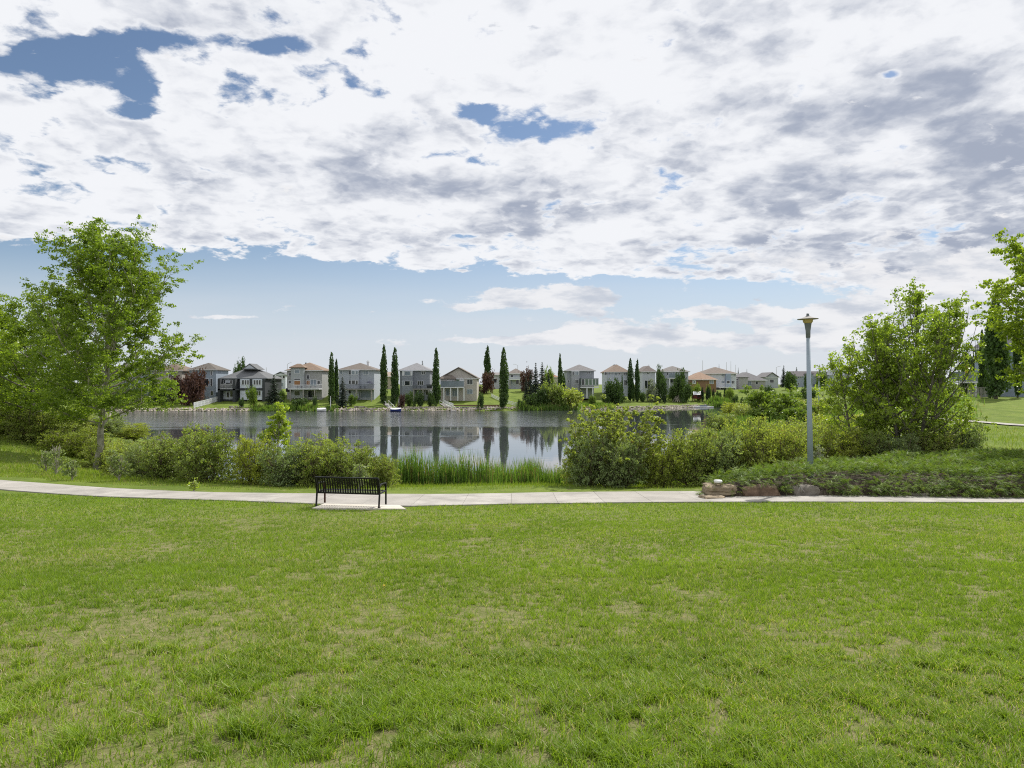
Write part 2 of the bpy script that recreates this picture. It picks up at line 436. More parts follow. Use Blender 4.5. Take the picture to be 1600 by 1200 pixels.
def H(X, Y):
    x = np.asarray(X, float) / S; y = np.asarray(Y, float) / S
    d = sdist(x, y)
    d = d + .35 * np.sin(x * .9 + 1.3) * sst(60, 20, y) * sst(12, 4, np.abs(d))
    dp = np.maximum(d, 0)
    near = 3.15 * (1 - np.exp(-(dp / 6.0) ** 1.4))
    far = np.interp(dp, [0, .9, 2.2, 10, 17, 24, 34, 60, 400, 3000], [0, .5, .62, 1.35, 2.25, 3.4, 4.5, 4.8, 5.2, 4.0])
    wf = sst(128, 146, y)
    z = near * (1 - wf) + far * wf
    z = z + .086 * np.log1p(np.exp(np.clip((18.2 - y) / 1.2, -30, 30))) * 1.2
    ratio = x / np.maximum(y, 1)
    z = z + 1.35 * sst(58, 92, y) * sst(.50, .66, ratio) * (1 - wf)
    z = z - .55 * sst(50, 95, y) * (1 - sst(.46, .6, ratio)) * (1 - wf) * sst(0, 8, dp)
    z = z + .05 * np.sin(x * .45 + 1) * np.cos(y * .5) * sst(0, 6, dp) * (1 - wf)
    z = np.where(d < 0, -np.minimum(2.5, -d * .35), z)
    return z * S


def h1(X, Y): return float(H(np.array([X]), np.array([Y]))[0])


def at(px, py, y0=3., y1=400.):
    """where the line of sight through a point of the photo meets the ground"""
    u = (px - 800) / F; w = (600 - py) / F
    Y = np.concatenate([np.arange(y0, 60, .05), np.arange(60, y1, .4)])
    g = H(u * Y, Y); ray = CAMZ + w * Y
    k = np.nonzero(ray <= g)[0]
    y = Y[k[0]] if len(k) else y1
    return (u * y, y, h1(u * y, y))


def pos(px, Y, dz=0.): X = (px - 800) / F * Y; return (X, Y, h1(X, Y) + dz)
def mt(pxlen, Y): return pxlen * Y / F


def build_ground():
    def steps(segs):
        out = []
        for a, b, st in segs: out += list(np.arange(a, b, st))
        return np.array(out + [segs[-1][1]])
    ys = steps([(-400, -40, 60), (-40, 3, 4), (3, 26, .5), (26, 60, .7), (60, 180, 2.5), (180, 290, 1.6), (290, 600, 15), (600, 1500, 100), (1500, 4500, 500)])
    xs = steps([(-4500, -1500, 500), (-1500, -500, 100), (-500, -170, 15), (-170, -45, 2.5), (-45, 45, .75), (45, 170, 2.5), (170, 500, 15), (500, 1500, 100), (1500, 4500, 500)])
    XX, YY = np.meshgrid(xs, ys); ZZ = H(XX.ravel(), YY.ravel()).reshape(XX.shape)
    V = np.stack([XX, YY, ZZ], -1).reshape(-1, 3).astype(np.float32)
    ny, nx = XX.shape
    i = np.arange((ny - 1) * (nx - 1)); r = i // (nx - 1); c = i % (nx - 1); a = r * nx + c
    Fc = np.stack([a, a + 1, a + nx + 1, a + nx], -1).astype(np.int32)
    me = bpy.data.meshes.new('ground'); me.vertices.add(len(V)); me.vertices.foreach_set('co', V.ravel())
    me.loops.add(Fc.size); me.loops.foreach_set('vertex_index', Fc.ravel()); me.polygons.add(len(Fc))
    me.polygons.foreach_set('loop_start', np.arange(0, Fc.size, 4, dtype=np.int32)); me.polygons.foreach_set('loop_total', np.full(len(Fc), 4, dtype=np.int32))
    me.update(calc_edges=True); me.polygons.foreach_set('use_smooth', [True] * len(Fc)); me.materials.append(ground_mat())
    link('ground', me, kind='structure')
    b = MB(); b.add([(-135, 36, 0), (76, 36, 0), (76, 223, 0), (-135, 223, 0)], [(0, 1, 2, 3)])
    link('water', b.mesh('water', water_mat()), kind='structure')


build_ground()

# ---- paths: near and far edges in photo pixels, laid on the ground
NEARE = [(-150, 752), (0, 766.5), (150, 777), (300, 781.5), (480, 788.2), (560, 791), (630, 793), (700, 791), (800, 788.5), (1000, 786), (1300, 785.5), (1600, 786.5), (1760, 787)]
FARE = [(-150, 738), (0, 751), (150, 763), (300, 770), (490, 773), (700, 773.5), (900, 770), (1100, 768.5), (1300, 768), (1600, 768), (1760, 768)]


def edge_world(E):
    xs = [e[0] for e in E]; ys = [e[1] for e in E]
    P = np.array([at(px, float(np.interp(px, xs, ys))) for px in np.arange(-150, 1761, 30)])
    return P


NE, FE = edge_world(NEARE), edge_world(FARE)
def smooth_poly(P, n=2):
    P = P.copy()
    for _ in range(n): P[1:-1, 1] = (P[:-2, 1] + 2 * P[1:-1, 1] + P[2:, 1]) / 4
    return P
NE = smooth_poly(NE); FE = smooth_poly(FE)
def path_near_y(X): return np.interp(X, NE[:, 0], NE[:, 1])
def path_far_y(X): return np.interp(X, FE[:, 0], FE[:, 1])


def slab_mesh(c4, m, lift=.035, th=.12, nseg=3):
    """a slab with its four corners (near-left, near-right, far-right, far-left) following the ground, top slightly crowned edges bevelled"""
    b = MB(); nl, nr, fr, fl = [np.array(p, float) for p in c4]
    top = []
    for j in range(nseg + 1):
        for i in range(nseg + 1):
            s_, t_ = i / nseg, j / nseg
            p = (nl * (1 - s_) + nr * s_) * (1 - t_) + (fl * (1 - s_) + fr * s_) * t_
            top.append(p)
    Z = H(np.array([p[0] for p in top]), np.array([p[1] for p in top]))
    n1 = nseg + 1
    vs = [(p[0], p[1], z + lift) for p, z in zip(top, Z)] + [(p[0], p[1], z - th) for p, z in zip(top, Z)]
    fs = []
    for j in range(nseg):
        for i in range(nseg):
            a = j * n1 + i; fs.append((a, a + 1, a + n1 + 1, a + n1))
    o = n1 * n1
    for i in range(nseg):
        fs.append((i, i + o, i + 1 + o, i + 1)); a = nseg * n1 + i; fs.append((a + 1, a + 1 + o, a + o, a))
        a = i * n1; fs.append((a + n1, a + n1 + o, a + o, a)); a = i * n1 + nseg; fs.append((a, a + o, a + n1 + o, a + n1))
    b.add(vs, fs)
    return b.mesh('slab', m)


def build_paths():
    path = link('path', None, kind='structure')
    rng = random.Random(4)
    X = NE[0, 0] + .1; gap = .005
    while X < 17.8 + 3:
        L = 1.52
        def pt(xx, far):
            return (xx, float(path_far_y(xx) if far else path_near_y(xx)), 0)
        sk = .25
        c = (pt(X + gap, 0), pt(X + L - gap, 0), pt(X + L - gap + .0 + sk * 0, 1), pt(X + gap + sk * 0, 1))
        link('slab', slab_mesh(c, M['concrete'] if rng.random() < .6 else M['concrete2'], .035 + rng.uniform(0, .004)), path)
        X += L
    # bench pad
    a = at(487, 796.5); b_ = at(634, 797.5)
    link('slab', slab_mesh((a, b_, (b_[0] - .3, path_near_y(b_[0]) - .03, 0), (a[0] + .05, path_near_y(a[0]) - .03, 0)), M['padconcrete'], .045), path)
    # distant branches of the path
    def ribbon(pl, w, lift=.06):
        pl = [at(*p) for p in pl]; pp = []
        for (p, q) in zip(pl[:-1], pl[1:]):
            n = max(2, int(math.dist(p[:2], q[:2]) / 1.6))
            pp += [(p[0] + (q[0] - p[0]) * t / n, p[1] + (q[1] - p[1]) * t / n) for t in range(n)]
        pp.append(pl[-1][:2]); vs = []; fs = []
        for i, p in enumerate(pp):
            q0 = pp[max(i - 1, 0)]; q1 = pp[min(i + 1, len(pp) - 1)]
            t = Vector((q1[0] - q0[0], q1[1] - q0[1])).normalized(); nrm = Vector((-t.y, t.x))
            for s_ in (-1, -.33, .33, 1):
                x, y = p[0] + nrm.x * w / 2 * s_, p[1] + nrm.y * w / 2 * s_
                vs.append((x, y, h1(x, y) + lift))
            if i: o = i * 4; fs += [(o - 4 + k, o + k, o + k + 1, o - 3 + k) for k in range(3)]
        b = MB(); b.add(vs, fs)
        link('path', b.mesh('path', M['concrete']), kind='structure')
    ribbon([(-300, 690), (-120, 676), (-40, 670), (12, 668), (-30, 663), (-110, 660)], 2.2)
    ribbon([(1760, 672), (1640, 667), (1590, 665), (1540, 661), (1480, 657), (1400, 652), (1345, 646), (1318, 640), (1306, 637)], 2.2, .09)


build_paths()

# ------------------------------------------------------------------ grass
def noise2(x, y, s, seed=0):
    """cheap smooth value noise"""
    r = np.random.RandomState(seed); T = r.rand(64, 64)
    x = x / s; y = y / s; xi = np.floor(x).astype(int); yi = np.floor(y).astype(int); fx = x - xi; fy = y - yi
    fx = fx * fx * (3 - 2 * fx); fy = fy * fy * (3 - 2 * fy)
    g = lambda i, j: T[i % 64, j % 64]
    return (g(xi, yi) * (1 - fx) + g(xi + 1, yi) * fx) * (1 - fy) + (g(xi, yi + 1) * (1 - fx) + g(xi + 1, yi + 1) * fx) * fy


BED = np.array([(6.7, 23.0), (10, 22.9), (16, 22.9), (22, 22.9), (27, 22.9), (27, 31), (22, 31), (17, 30.4), (13, 29), (10.2, 27), (8.2, 25.2), (6.6, 23.8)], float)


def poly_dist(x, y, Pn):
    best = np.full(x.shape, 1e18); ins = np.zeros(x.shape, bool); n = len(Pn)
    for i in range(n):
        ax, ay = Pn[i]; bx, by = Pn[(i + 1) % n]; dx, dy = bx - ax, by - ay
        t = np.clip(((x - ax) * dx + (y - ay) * dy) / (dx * dx + dy * dy), 0, 1)
        best = np.minimum(best, (x - ax - t * dx) ** 2 + (y - ay - t * dy) ** 2)
        ins ^= ((ay > y) != (by > y)) & (x < (bx - ax) * (y - ay) / (by - ay + 1e-12) + ax)
    return np.where(ins, np.sqrt(best), -np.sqrt(best))


def blades(x, y, hgt, wid, rs, bend=.5, z=None, seg2=False):
    n = len(x)
    if z is None: z = H(x, y)
    a = rs.rand(n) * 2 * PI; la = rs.rand(n) * 2 * PI; l = hgt * bend * (.3 + rs.rand(n))
    hz = hgt * (.6 + .6 * rs.rand(n))
    wx, wy = np.cos(a) * wid / 2, np.sin(a) * wid / 2
    b0 = np.stack([x - wx, y - wy, z - .01], -1); b1 = np.stack([x + wx, y + wy, z - .01], -1)
    tip = np.stack([x + np.cos(la) * l, y + np.sin(la) * l, z + hz], -1)
    if not seg2: return np.stack([b0, b1, tip], 1).reshape(-1, 3), 3
    mx, my, mz = x + np.cos(la) * l * .3, y + np.sin(la) * l * .3, z + hz * .62
    m0 = np.stack([mx - wx * .8, my - wy * .8, mz], -1); m1 = np.stack([mx + wx * .8, my + wy * .8, mz], -1)
    t2 = tip + np.stack([wx * .12, wy * .12, np.zeros(n)], -1)
    return np.concatenate([np.stack([b0, b1, m1, m0], 1), np.stack([m0, m1, t2, tip], 1)], 1).reshape(-1, 3), 4


def build_grass():
    rs = np.random.RandomState(11)
    Vs = []
    def scatter(y0, y1, n, xf=.80, x0=None, x1=None):
        y = y0 + (y1 - y0) * rs.rand(n)
        if x0 is None: keep = rs.rand(n) < y / y1; y = y[keep]; x = (rs.rand(len(y)) * 2 - 1) * y * xf
        else: x = x0 + (x1 - x0) * rs.rand(n)
        return x, y
    def bare(x, y):
        k = noise2(x, y, .17, 3) * .42 + noise2(x, y, .45, 7) * .38 + noise2(x, y, 1.3, 4) * .22 - .02
        left = sst(1.5, -4, x) * sst(11, 6, y)
        return k + .22 * left
    quads = []
    for (y0, y1, n, hgt, wid, s2) in [(3.0, 6.5, 230000, .072, .0068, True), (6.5, 11, 230000, .062, .010, False), (11, 17, 230000, .052, .013, False), (17, 24, 150000, .05, .02, False)]:
        x, y = scatter(y0, y1, n)
        x = x + (noise2(x, y, .10, 8) - .5) * .14; y = y + (noise2(x, y, .10, 9) - .5) * .14
        bd = bare(x, y)
        keep = (rs.rand(len(x)) > sst(.59, .69, bd) * .82) & ((y < path_near_y(x) + .045) | (y > path_far_y(x) - .02)) & (poly_dist(x, y, BED) < 0)
        x, y = x[keep], y[keep]
        tall = .65 + .9 * noise2(x, y, .35, 5) * (.4 + noise2(x, y, 2.2, 6))
        # pad stays clear
        pa = at(487, 796.5); pb = at(634, 797.5)
        k2 = ~((x > pa[0]) & (x < pb[0] - .05) & (y > pa[1] + .02) & (y < 25) & (y < path_near_y(x) + .1)); x, y, tall = x[k2], y[k2], tall[k2]
        V, k = blades(x, y, hgt * tall, wid, rs, .95, None, s2)
        (quads if k == 4 else Vs).append(V)
    link('grass', np_mesh('grass', np.concatenate(quads), 4, M['lawnblade']), kind='stuff', label='short green park lawn with a few dry bare patches')
    link('grass', np_mesh('grass', np.concatenate(Vs), 3, M['lawnblade']), kind='stuff', label='mown green lawn on both sides of the concrete path')
    # rougher grass beyond the path
    Vs = []
    for (y0, y1, n, hgt, wid) in [(21, 34, 150000, .13, .02), (30, 60, 120000, .22, .04)]:
        x, y = scatter(y0, y1, n, .85)
        d = sdist(x / S, y / S) * S
        t = noise2(x, y, 1.5, 12)
        keep = (y > path_far_y(x) + .9 + 1.2 * t) & (d > .3) & (poly_dist(x, y, BED) < 0)
        keep &= (rs.rand(len(x)) < .35 + .65 * sst(-10, -17, x) + .8 * sst(12, 6, d))
        x, y, t = x[keep], y[keep], t[keep]
        V, k = blades(x, y, hgt * (.5 + t), wid, rs, .45); Vs.append(V)
    link('rough_grass', np_mesh('rough_grass', np.concatenate(Vs), 3, M['rough']), kind='stuff', label='long yellow green grass between the path and the shrubs')
    # reeds
    def reeds(label, pts, n, hgt, wid, spread, name='cattail_reeds'):
        pts = np.array(pts, float); cum = np.r_[0, np.cumsum(np.hypot(*np.diff(pts[:, :2], axis=0).T))]
        t = rs.rand(n) * cum[-1]; cx = np.interp(t, cum, pts[:, 0]); cy = np.interp(t, cum, pts[:, 1])
        x = cx + (rs.rand(n) - .5) * spread * .7; y = cy + (rs.rand(n) - .5) * spread
        dens = noise2(x, y, .8, 22) * .6 + noise2(x, y, 2.5, 23) * .6
        k = rs.rand(n) < sst(.25, .62, dens); x, y = x[k], y[k]
        hh = hgt * (.6 + .5 * noise2(x, y, 1.2, 24)) * (.75 + .35 * noise2(x, y, 3, 25))
        V, k = blades(x, y, hh, wid, rs, .16, np.maximum(H(x, y), -.35), True)
        link(name, np_mesh(name, V, 4, M['reed']), kind='stuff', label=label)
    def shore(x0, x1, off=0., n=14):
        out = []
        for X in np.linspace(x0, x1, n):
            Y = np.arange(24, 60, .1); hv = H(np.full(Y.shape, X), Y); k = np.nonzero(hv < .9 + off)[0]
            out.append((X, Y[k[0]] if len(k) else 40.))
        return out
    reeds('tall green cattail reeds along the near water edge beyond the bench', shore(-10.5, 6, .6), 50000, 1.8, .030, 6.5)
    reeds('cattail reeds at the near water edge left of the silvery willow', shore(3.0, 7.6, .6), 9000, 1.7, .030, 5)
    reeds('reeds lining the shore beyond the willow bushes', [(15.5 * S, 45 * S), (23.5 * S, 68 * S), (34 * S, 101 * S), (44 * S, 130 * S), (57 * S, 158 * S)], 22000, 1.7, .08, 8)
    reeds('belt of reeds on the marshy ground near the second lamp post', [(38, 80), (48, 95), (64, 118)], 9000, 1.0, .08, 26)
    reeds('reeds along the far water edge before the orange roofed house', [at(400, 641, 150), at(462, 641, 150), at(496, 641, 150)], 3500, 1.9, .13, 3.5)
    reeds('reeds around the white post on the far water edge', [at(509, 641, 150), at(523, 641, 150)], 900, 1.3, .13, 3)
    reeds('reeds at the foot of the spruces on the far shore', [at(815, 640, 150), at(900, 640, 150)], 5200, 2.0, .15, 5)
    reeds('low strip of reeds below the sunroom house', [at(920, 636, 150), at(952, 636, 150)], 1800, 1.4, .15, 5)
    reeds('round reed clump beside the small dock', [at(1116, 634, 150), at(1140, 634, 150)], 3200, 2.6, .17, 7)


build_grass()

# ------------------------------------------------------------------ foliage and trees
def leaf_quads(Pn, size, rs, asp=.75, flat=0.):
    n = len(Pn)
    a = rs.normal(size=(n, 3)); a /= np.linalg.norm(a, axis=1, keepdims=True) + 1e-9
    b = rs.normal(size=(n, 3)); b[:, 2] *= (1 - flat); a[:, 2] *= (1 - flat * .6)
    a /= np.linalg.norm(a, axis=1, keepdims=True) + 1e-9
    b -= a * (a * b).sum(1, keepdims=True); b /= np.linalg.norm(b, axis=1, keepdims=True) + 1e-9
    s_ = (size * (.65 + .7 * rs.rand(n)))[:, None]
    return np.stack([Pn - a * s_ * .5, Pn + b * s_ * .5 * asp - a * s_ * .08, Pn + a * s_ * .5, Pn - b * s_ * .5 * asp - a * s_ * .08], 1).reshape(-1, 3)


def grow(seed, Ht, Rad, base, nl, nleaf, leaf, trunk_r=.15, stems=1, spread=.0, prof=None, elev=(25, 65), subs=7, sigma=.2, lean=(0, 0), sublen=.38, wob=.04, droop=0.):
    """returns wood MB and leaf centres"""
    rs = np.random.RandomState(seed); wood = MB(); C = []
    prof = prof or (lambda t: 1.25 * (t + .12) ** .3 * (1 - t) ** .55)
    for s_i in range(stems):
        sa = s_i * 2.4 + rs.rand() ; so = spread if stems > 1 else 0
        hs = Ht * (1 if s_i == 0 else rs.uniform(.72, .98))
        n = 14; pts = []; wx = wy = 0
        for i in range(n + 1):
            t = i / n
            wx += rs.normal() * wob * Ht / n; wy += rs.normal() * wob * Ht / n
            pts.append(Vector((lean[0] * t + wx + math.cos(sa) * so * (t ** .7) * (1 if stems > 1 else 0) + math.cos(sa) * .1 * (stems > 1),
                               lean[1] * t + wy + math.sin(sa) * so * (t ** .7) + math.sin(sa) * .1 * (stems > 1), hs * t * .97)))
        tr = trunk_r * (1 if s_i == 0 else .75)
        rad = [tr * (1.25 if i == 0 else 1) * (1 - .93 * (i / n)) ** .8 + .006 for i in range(n + 1)]
        pts[0].z = -.15
        wood.tube(pts, rad, 8)
        def ontrunk(t):
            k = min(int(t * n), n - 1); fr = t * n - k; return pts[k].lerp(pts[k + 1], fr), rad[k] * (1 - fr) + rad[k + 1] * fr
        az = rs.rand() * 6
        for i in range(nl):
            u = (i + rs.rand() * .7) / nl; t = base + (.96 - base) * u
            az += 2.4 + rs.normal() * .35
            p, r0 = ontrunk(t)
            L = 1.3 * Rad * prof(u) * rs.uniform(.66, 1.2)
            if L < .1: continue
            el = R(elev[0] + (elev[1] - elev[0]) * u + rs.normal() * 7)
            a = az; k = 6; q = p.copy(); br = [q.copy()]
            for j in range(k):
                el2 = min(el + j * R(5) - droop * j * .12, R(82)); a += rs.normal() * .12
                q = q + Vector((math.cos(a) * math.cos(el2), math.sin(a) * math.cos(el2), math.sin(el2))) * (L / k / max(.45, math.cos(el)) * .8)
                br.append(q.copy())
            rr = max(.012, min(r0 * .55, .012 + L * .016))
            wood.tube(br, [rr * (1 - .85 * j / k) + .003 for j in range(k + 1)], 5, False)
            for j in range(subs):
                s2 = rs.uniform(.22, 1.0); kk = min(int(s2 * k), k - 1); b0 = br[kk].lerp(br[kk + 1], s2 * k - kk)
                sl = L * sublen * (1.15 - .5 * s2) * rs.uniform(.6, 1.25) + .12
                sa2 = a + rs.choice([-1, 1]) * rs.uniform(.35, 1.35); se = el + rs.uniform(-.35, .75)
                q = b0.copy(); sb = [q.copy()]
                for m_ in range(3):
                    q = q + Vector((math.cos(sa2) * math.cos(se), math.sin(sa2) * math.cos(se), math.sin(se))) * (sl / 3); se += .12 - droop * .3; sb.append(q.copy())
                wood.tube(sb, [.011 * (Ht / 9 + .3), .008, .005, .003], 3, False)
                for m_ in range(4): C.append((sb[min(m_, 3)], .8 + .3 * m_))
            for j in range(2, k + 1): C.append((br[j], .9))
    P0 = np.array([tuple(c[0]) for c in C]); w = np.array([c[1] for c in C]); w /= w.sum()
    # leaves gather in clumps on the twigs
    nc = max(30, nleaf // 18)
    cc = P0[rs.choice(len(P0), nc, p=w)] + rs.normal(size=(nc, 3)) * sigma * .75
    L_ = cc[rs.randint(0, nc, nleaf)] + rs.normal(size=(nleaf, 3)) * sigma * .42
    L_ = L_[L_[:, 2] > .02]
    # fit the crown to the asked height and radius
    fz = Ht / np.percentile(L_[:, 2], 99.8)
    cx = np.array([lean[0] * .6, lean[1] * .6]); rr = np.abs(L_[:, :2] - cx).max(axis=1)
    fr = Rad / np.percentile(rr, 96)
    L_[:, 2] *= fz; L_[:, :2] *= fr
    wood.v = [(v[0] * fr, v[1] * fr, v[2] * fz) for v in wood.v]
    if trunk_r > .06:          # keep the trunk round and of its own girth
        pass
    return wood, leaf_quads(L_, leaf, rs)


def tree(name, label, cat, loc, wood, LQ, leafm, barkm, rz=0., sc_=1., group=None):
    o = thing(name, label, cat, loc, rz, sc_, group)
    link('trunk', wood.mesh('trunk', barkm, True), o)
    link('foliage', np_mesh('foliage', LQ, 4, leafm), o, kind='stuff')
    return o


# big poplars
Y1 = at(150, 738)
w, l = grow(5, mt(386, Y1[1]), mt(112, Y1[1]), .23, 50, 94000, .135, .17, prof=lambda t: 1.12 * (t + .10) ** .16 * (1 - t * .86) ** .36, elev=(24, 66), subs=12, sigma=.20, lean=(mt(22, Y1[1]), 0), sublen=.45)
tree('poplar_tree', 'tall poplar with pale bark standing on the grass at the left end of the path', 'tree', Y1, w, l, M['poplar'], M['bark_pale'], rz=.0)
Y2 = at(45, 690)
w, l = grow(8, mt(232, Y2[1]), mt(118, Y2[1]), .16, 40, 62000, .155, .22, prof=lambda t: 1.1 * (t + .1) ** .2 * (1 - t * .88) ** .42, elev=(10, 60), subs=11, sigma=.28)
tree('poplar_tree', 'wide dark green poplar behind the pale barked poplar', 'tree', Y2, w, l, M['poplar'], M['bark'], rz=1.)
p = pos(-70, Y2[1] + 6)
copy_tree(bpy.data.objects['poplar_tree.001'], p, 3., .95, 'poplar partly cut off by the edge of the view near the far path bend')
# right: multi stemmed young poplar
p = pos(1425, 34.5)
w, l = grow(26, mt(288, 34.5), mt(84, 34.5), .10, 24, 31000, .120, .10, stems=5, spread=1.5, prof=lambda t: 1.15 * (t + .12) ** .2 * (1 - t * .95) ** .8, elev=(30, 70), subs=9, sigma=.18, sublen=.4)
tree('poplar_tree', 'many stemmed young poplar growing out of the shrubs behind the juniper bed', 'tree', p, w, l, M['poplar_light'], M['bark'], rz=.6)
p = pos(1352, 35.5)
w, l = grow(33, mt(212, 35.5), mt(58, 35.5), .12, 22, 15000, .125, .08, stems=3, spread=.9, prof=lambda t: 1.15 * (t + .15) ** .25 * (1 - t * .95) ** .5, elev=(25, 66), subs=8, sigma=.2)
tree('poplar_tree', 'slimmer young poplar leaning out at the lamp side of the many stemmed poplar', 'tree', p, w, l, M['poplar_light'], M['bark'], rz=.2)
# far right poplar, trunk outside the frame
p = pos(1684, 31)
w, l = grow(44, mt(440, 31), mt(130, 31), .30, 46, 56000, .13, .2, prof=lambda t: 1.12 * (t + .1) ** .12 * (1 - t * .9) ** .34, elev=(12, 64), subs=11, sigma=.18)
tree('poplar_tree', 'tall poplar reaching in over the grass slope by the raised deck house', 'tree', p, w, l, M['poplar'], M['bark_pale'], rz=2.)
# slender saplings
def sapling(seed, px, Y, hpx, rpx, label, m='poplar_light', n=2600, leaf=.10, ycut=0):
    w, l = grow(seed, mt(hpx, Y), mt(rpx, Y), .1, 18, n, leaf, .03, subs=5, sigma=.11, elev=(40, 72), prof=lambda t: 1.1 * (t + .2) ** .3 * (1 - t * .9) ** .6)
    return tree('poplar_sapling', label, 'sapling', pos(px, Y), w, l, M[m], M['bark_pale'])
sapling(51, 436, 30, 126, 24, 'slender bright green sapling rising above the shrubs in front of the lake', n=3000, leaf=.11)
sapling(52, 562, 26.5, 40, 16, 'little pale leaved sapling just beyond the bench', 'willow_grey', 900, .08)
sapling(53, 150 + 36, 28.5, 50, 16, 'pale leaved sapling just right of the pale barked trunk', 'willow_grey', 900, .08)
sapling(54, 72, 33, 34, 14, 'small pale sapling in the long grass under the dark poplar', 'willow_grey', 500, .08)
sapling(55, 88, 32, 40, 12, 'second small pale sapling in the long grass between the two poplars', 'willow_grey', 500, .08)
sapling(56, 113, 29, 34, 12, 'small pale sapling in the long grass nearest the pale barked trunk', 'willow_grey', 500, .08)
sapling(57, 1280, 27.8, 60, 12, 'white leaved sapling right beside the tall lamp post', 'silver', 700, .09)
sapling(58, 303, 25.0, 20, 9, 'tiny bright weed sapling at the foot of the shrubs', 'poplar_light', 220, .07)

# near shrubs
SH = []
for i, (sd_, m) in enumerate([(61, 'willow'), (62, 'willow'), (63, 'willow_yellow'), (64, 'willow'), (65, 'willow_grey'), (66, 'willow_yellow')]):
    w, l = grow(sd_, 2.5, 1.5, .02, 13, 15000, .085, .022, stems=11, spread=.95, prof=lambda t: .9 * (1 - t * .8) ** .5, elev=(8, 70), subs=5, sigma=.19, sublen=.5, wob=.06)
    SH.append((w.mesh('stems', M['twig'], True), np_mesh('foliage', l, 4, M[m])))
def shrub(v, px, Y, hpx, wpx, label, name='willow_shrub', group='shrubs along the near water edge', rz=None, dz=-.05):
    s_h = mt(hpx, Y) / 2.55; s_w = mt(wpx, Y) / 2.9
    o = thing(name, label, 'shrub', pos(px, Y, dz), (px * 7.1) % 6.28 if rz is None else rz, (s_w, s_w * .9 + .05, s_h), group)
    link('stems', SH[v][0], o); link('foliage', SH[v][1], o, kind='stuff')
    return o
shr = [
    (0, 196, 33.5, 60, 62, 'low dense shrub just right of the pale barked trunk'),
    (4, 226, 31.5, 64, 62, 'grey green shrub a little right of the pale barked trunk'),
    (0, 262, 30, 74, 78, 'brownish dense shrub between the big poplar and the round shrub'),
    (1, 325, 29, 92, 92, 'round full shrub hiding the near end of the lake shore'),
    (2, 400, 28.5, 82, 66, 'yellow green shrub just left of the tall sapling'),
    (4, 452, 28, 72, 76, 'grey green shrub at the foot of the tall sapling'),
    (3, 500, 28, 84, 78, 'shrub behind the left end of the bench'),
    (0, 552, 28, 72, 74, 'shrub directly behind the middle of the bench'),
    (1, 600, 28.2, 52, 46, 'last small shrub before the cattails, behind the bench arm'),
    (4, 925, 28.5, 92, 72, 'dark silvery willow bush standing in the cattails'),
    (4, 972, 28.0, 84, 70, 'dark willow bush under the spreading top willow'),
    (5, 1030, 28.5, 74, 60, 'yellow green bush between the dark willow and the boulders'),
    (0, 1078, 29, 92, 78, 'open brown stemmed shrub behind the left boulders'),
    (4, 1120, 29.5, 98, 76, 'grey green shrub behind the left tip of the juniper bed'),
    (1, 1165, 30, 106, 82, 'tall loose shrub halfway between the boulders and lamp post'),
    (0, 1213, 31, 98, 78, 'shrub just left of the tall lamp post'),
    (3, 1258, 32.5, 86, 78, 'shrub directly behind the tall lamp post'),
    (2, 1305, 33, 80, 78, 'yellowish shrub just right of the tall lamp post'),
    (1, 1352, 33, 72, 72, 'shrub at the lamp side foot of the many stemmed poplar'),
    (4, 1400, 32.5, 62, 70, 'dark low shrub at the foot of the many stemmed poplar'),
    (0, 1455, 33, 64, 78, 'shrub under the right stems of the young poplar'),
    (4, 1500, 33.5, 70, 66, 'rightmost shrub, ending at the open grass slope'),
    (5, 1120, 38, 80, 90, 'yellow green shrub behind the shrub row towards the water'),
    (2, 1180, 41, 84, 100, 'broad yellow shrub in the second row towards the water'),
    (3, 1250, 44, 72, 100, 'green shrub in the second row behind the lamp post'),
    (5, 1320, 46, 64, 100, 'yellowish shrub in the second row near the far lamp post'),
    (2, 1085, 44, 74, 70, 'shrub leaning over the water at the narrow end of the lake'),
    (1, 905, 31, 70, 52, 'shrub at the water edge left of the dark willow'),
    (1, 1010, 33, 76, 50, 'shrub at the water edge right of the dark willow'),
    (3, 60, 55, 60, 90, 'shrub beyond the dark poplar near the far path bend'),
    (2, 5, 58, 54, 90, 'yellow shrub beyond the far path bend'),
    (0, 235, 36, 70, 90, 'shrub at the water edge behind the brownish shrub'),
    (1, 172, 48, 58, 80, 'shrub on the left bank seen through the poplar branches'),
    (4, 222, 49, 50, 80, 'grey green shrub on the left bank above the dense shrubs'),
    (3, 268, 46, 46, 80, 'shrub where the left bank meets the open water'),
    (2, 120, 52, 52, 80, 'yellowish shrub on the left bank behind the trunk'),
    (0, 112, 72, 34, 60, 'small shrub far along the left bank by the open water'),
    (4, 160, 76, 34, 64, 'small grey green shrub far along the left bank'),
    (2, 205, 80, 28, 56, 'small yellow shrub at the far tip of the left bank'),
    (2, 1068, 62, 40, 52, 'yellow green shrub leaning out over the narrow water'),
    (5, 1100, 76, 36, 56, 'second yellow green shrub along the narrow water'),
    (0, 1128, 96, 32, 50, 'small shrub near the far end of the narrow water'),
    (2, 1150, 120, 28, 48, 'low yellow shrub at the very end of the narrow water'),
    (3, 1180, 104, 30, 60, 'green shrub on the marsh left of the bright young tree'),
    (5, 1262, 90, 32, 60, 'light shrub on the marsh below the far lamp post'),
    (1, 305, 44, 36, 70, 'low shrub at the tip of the left bank'),
]
for s_ in shr: shrub(*s_)
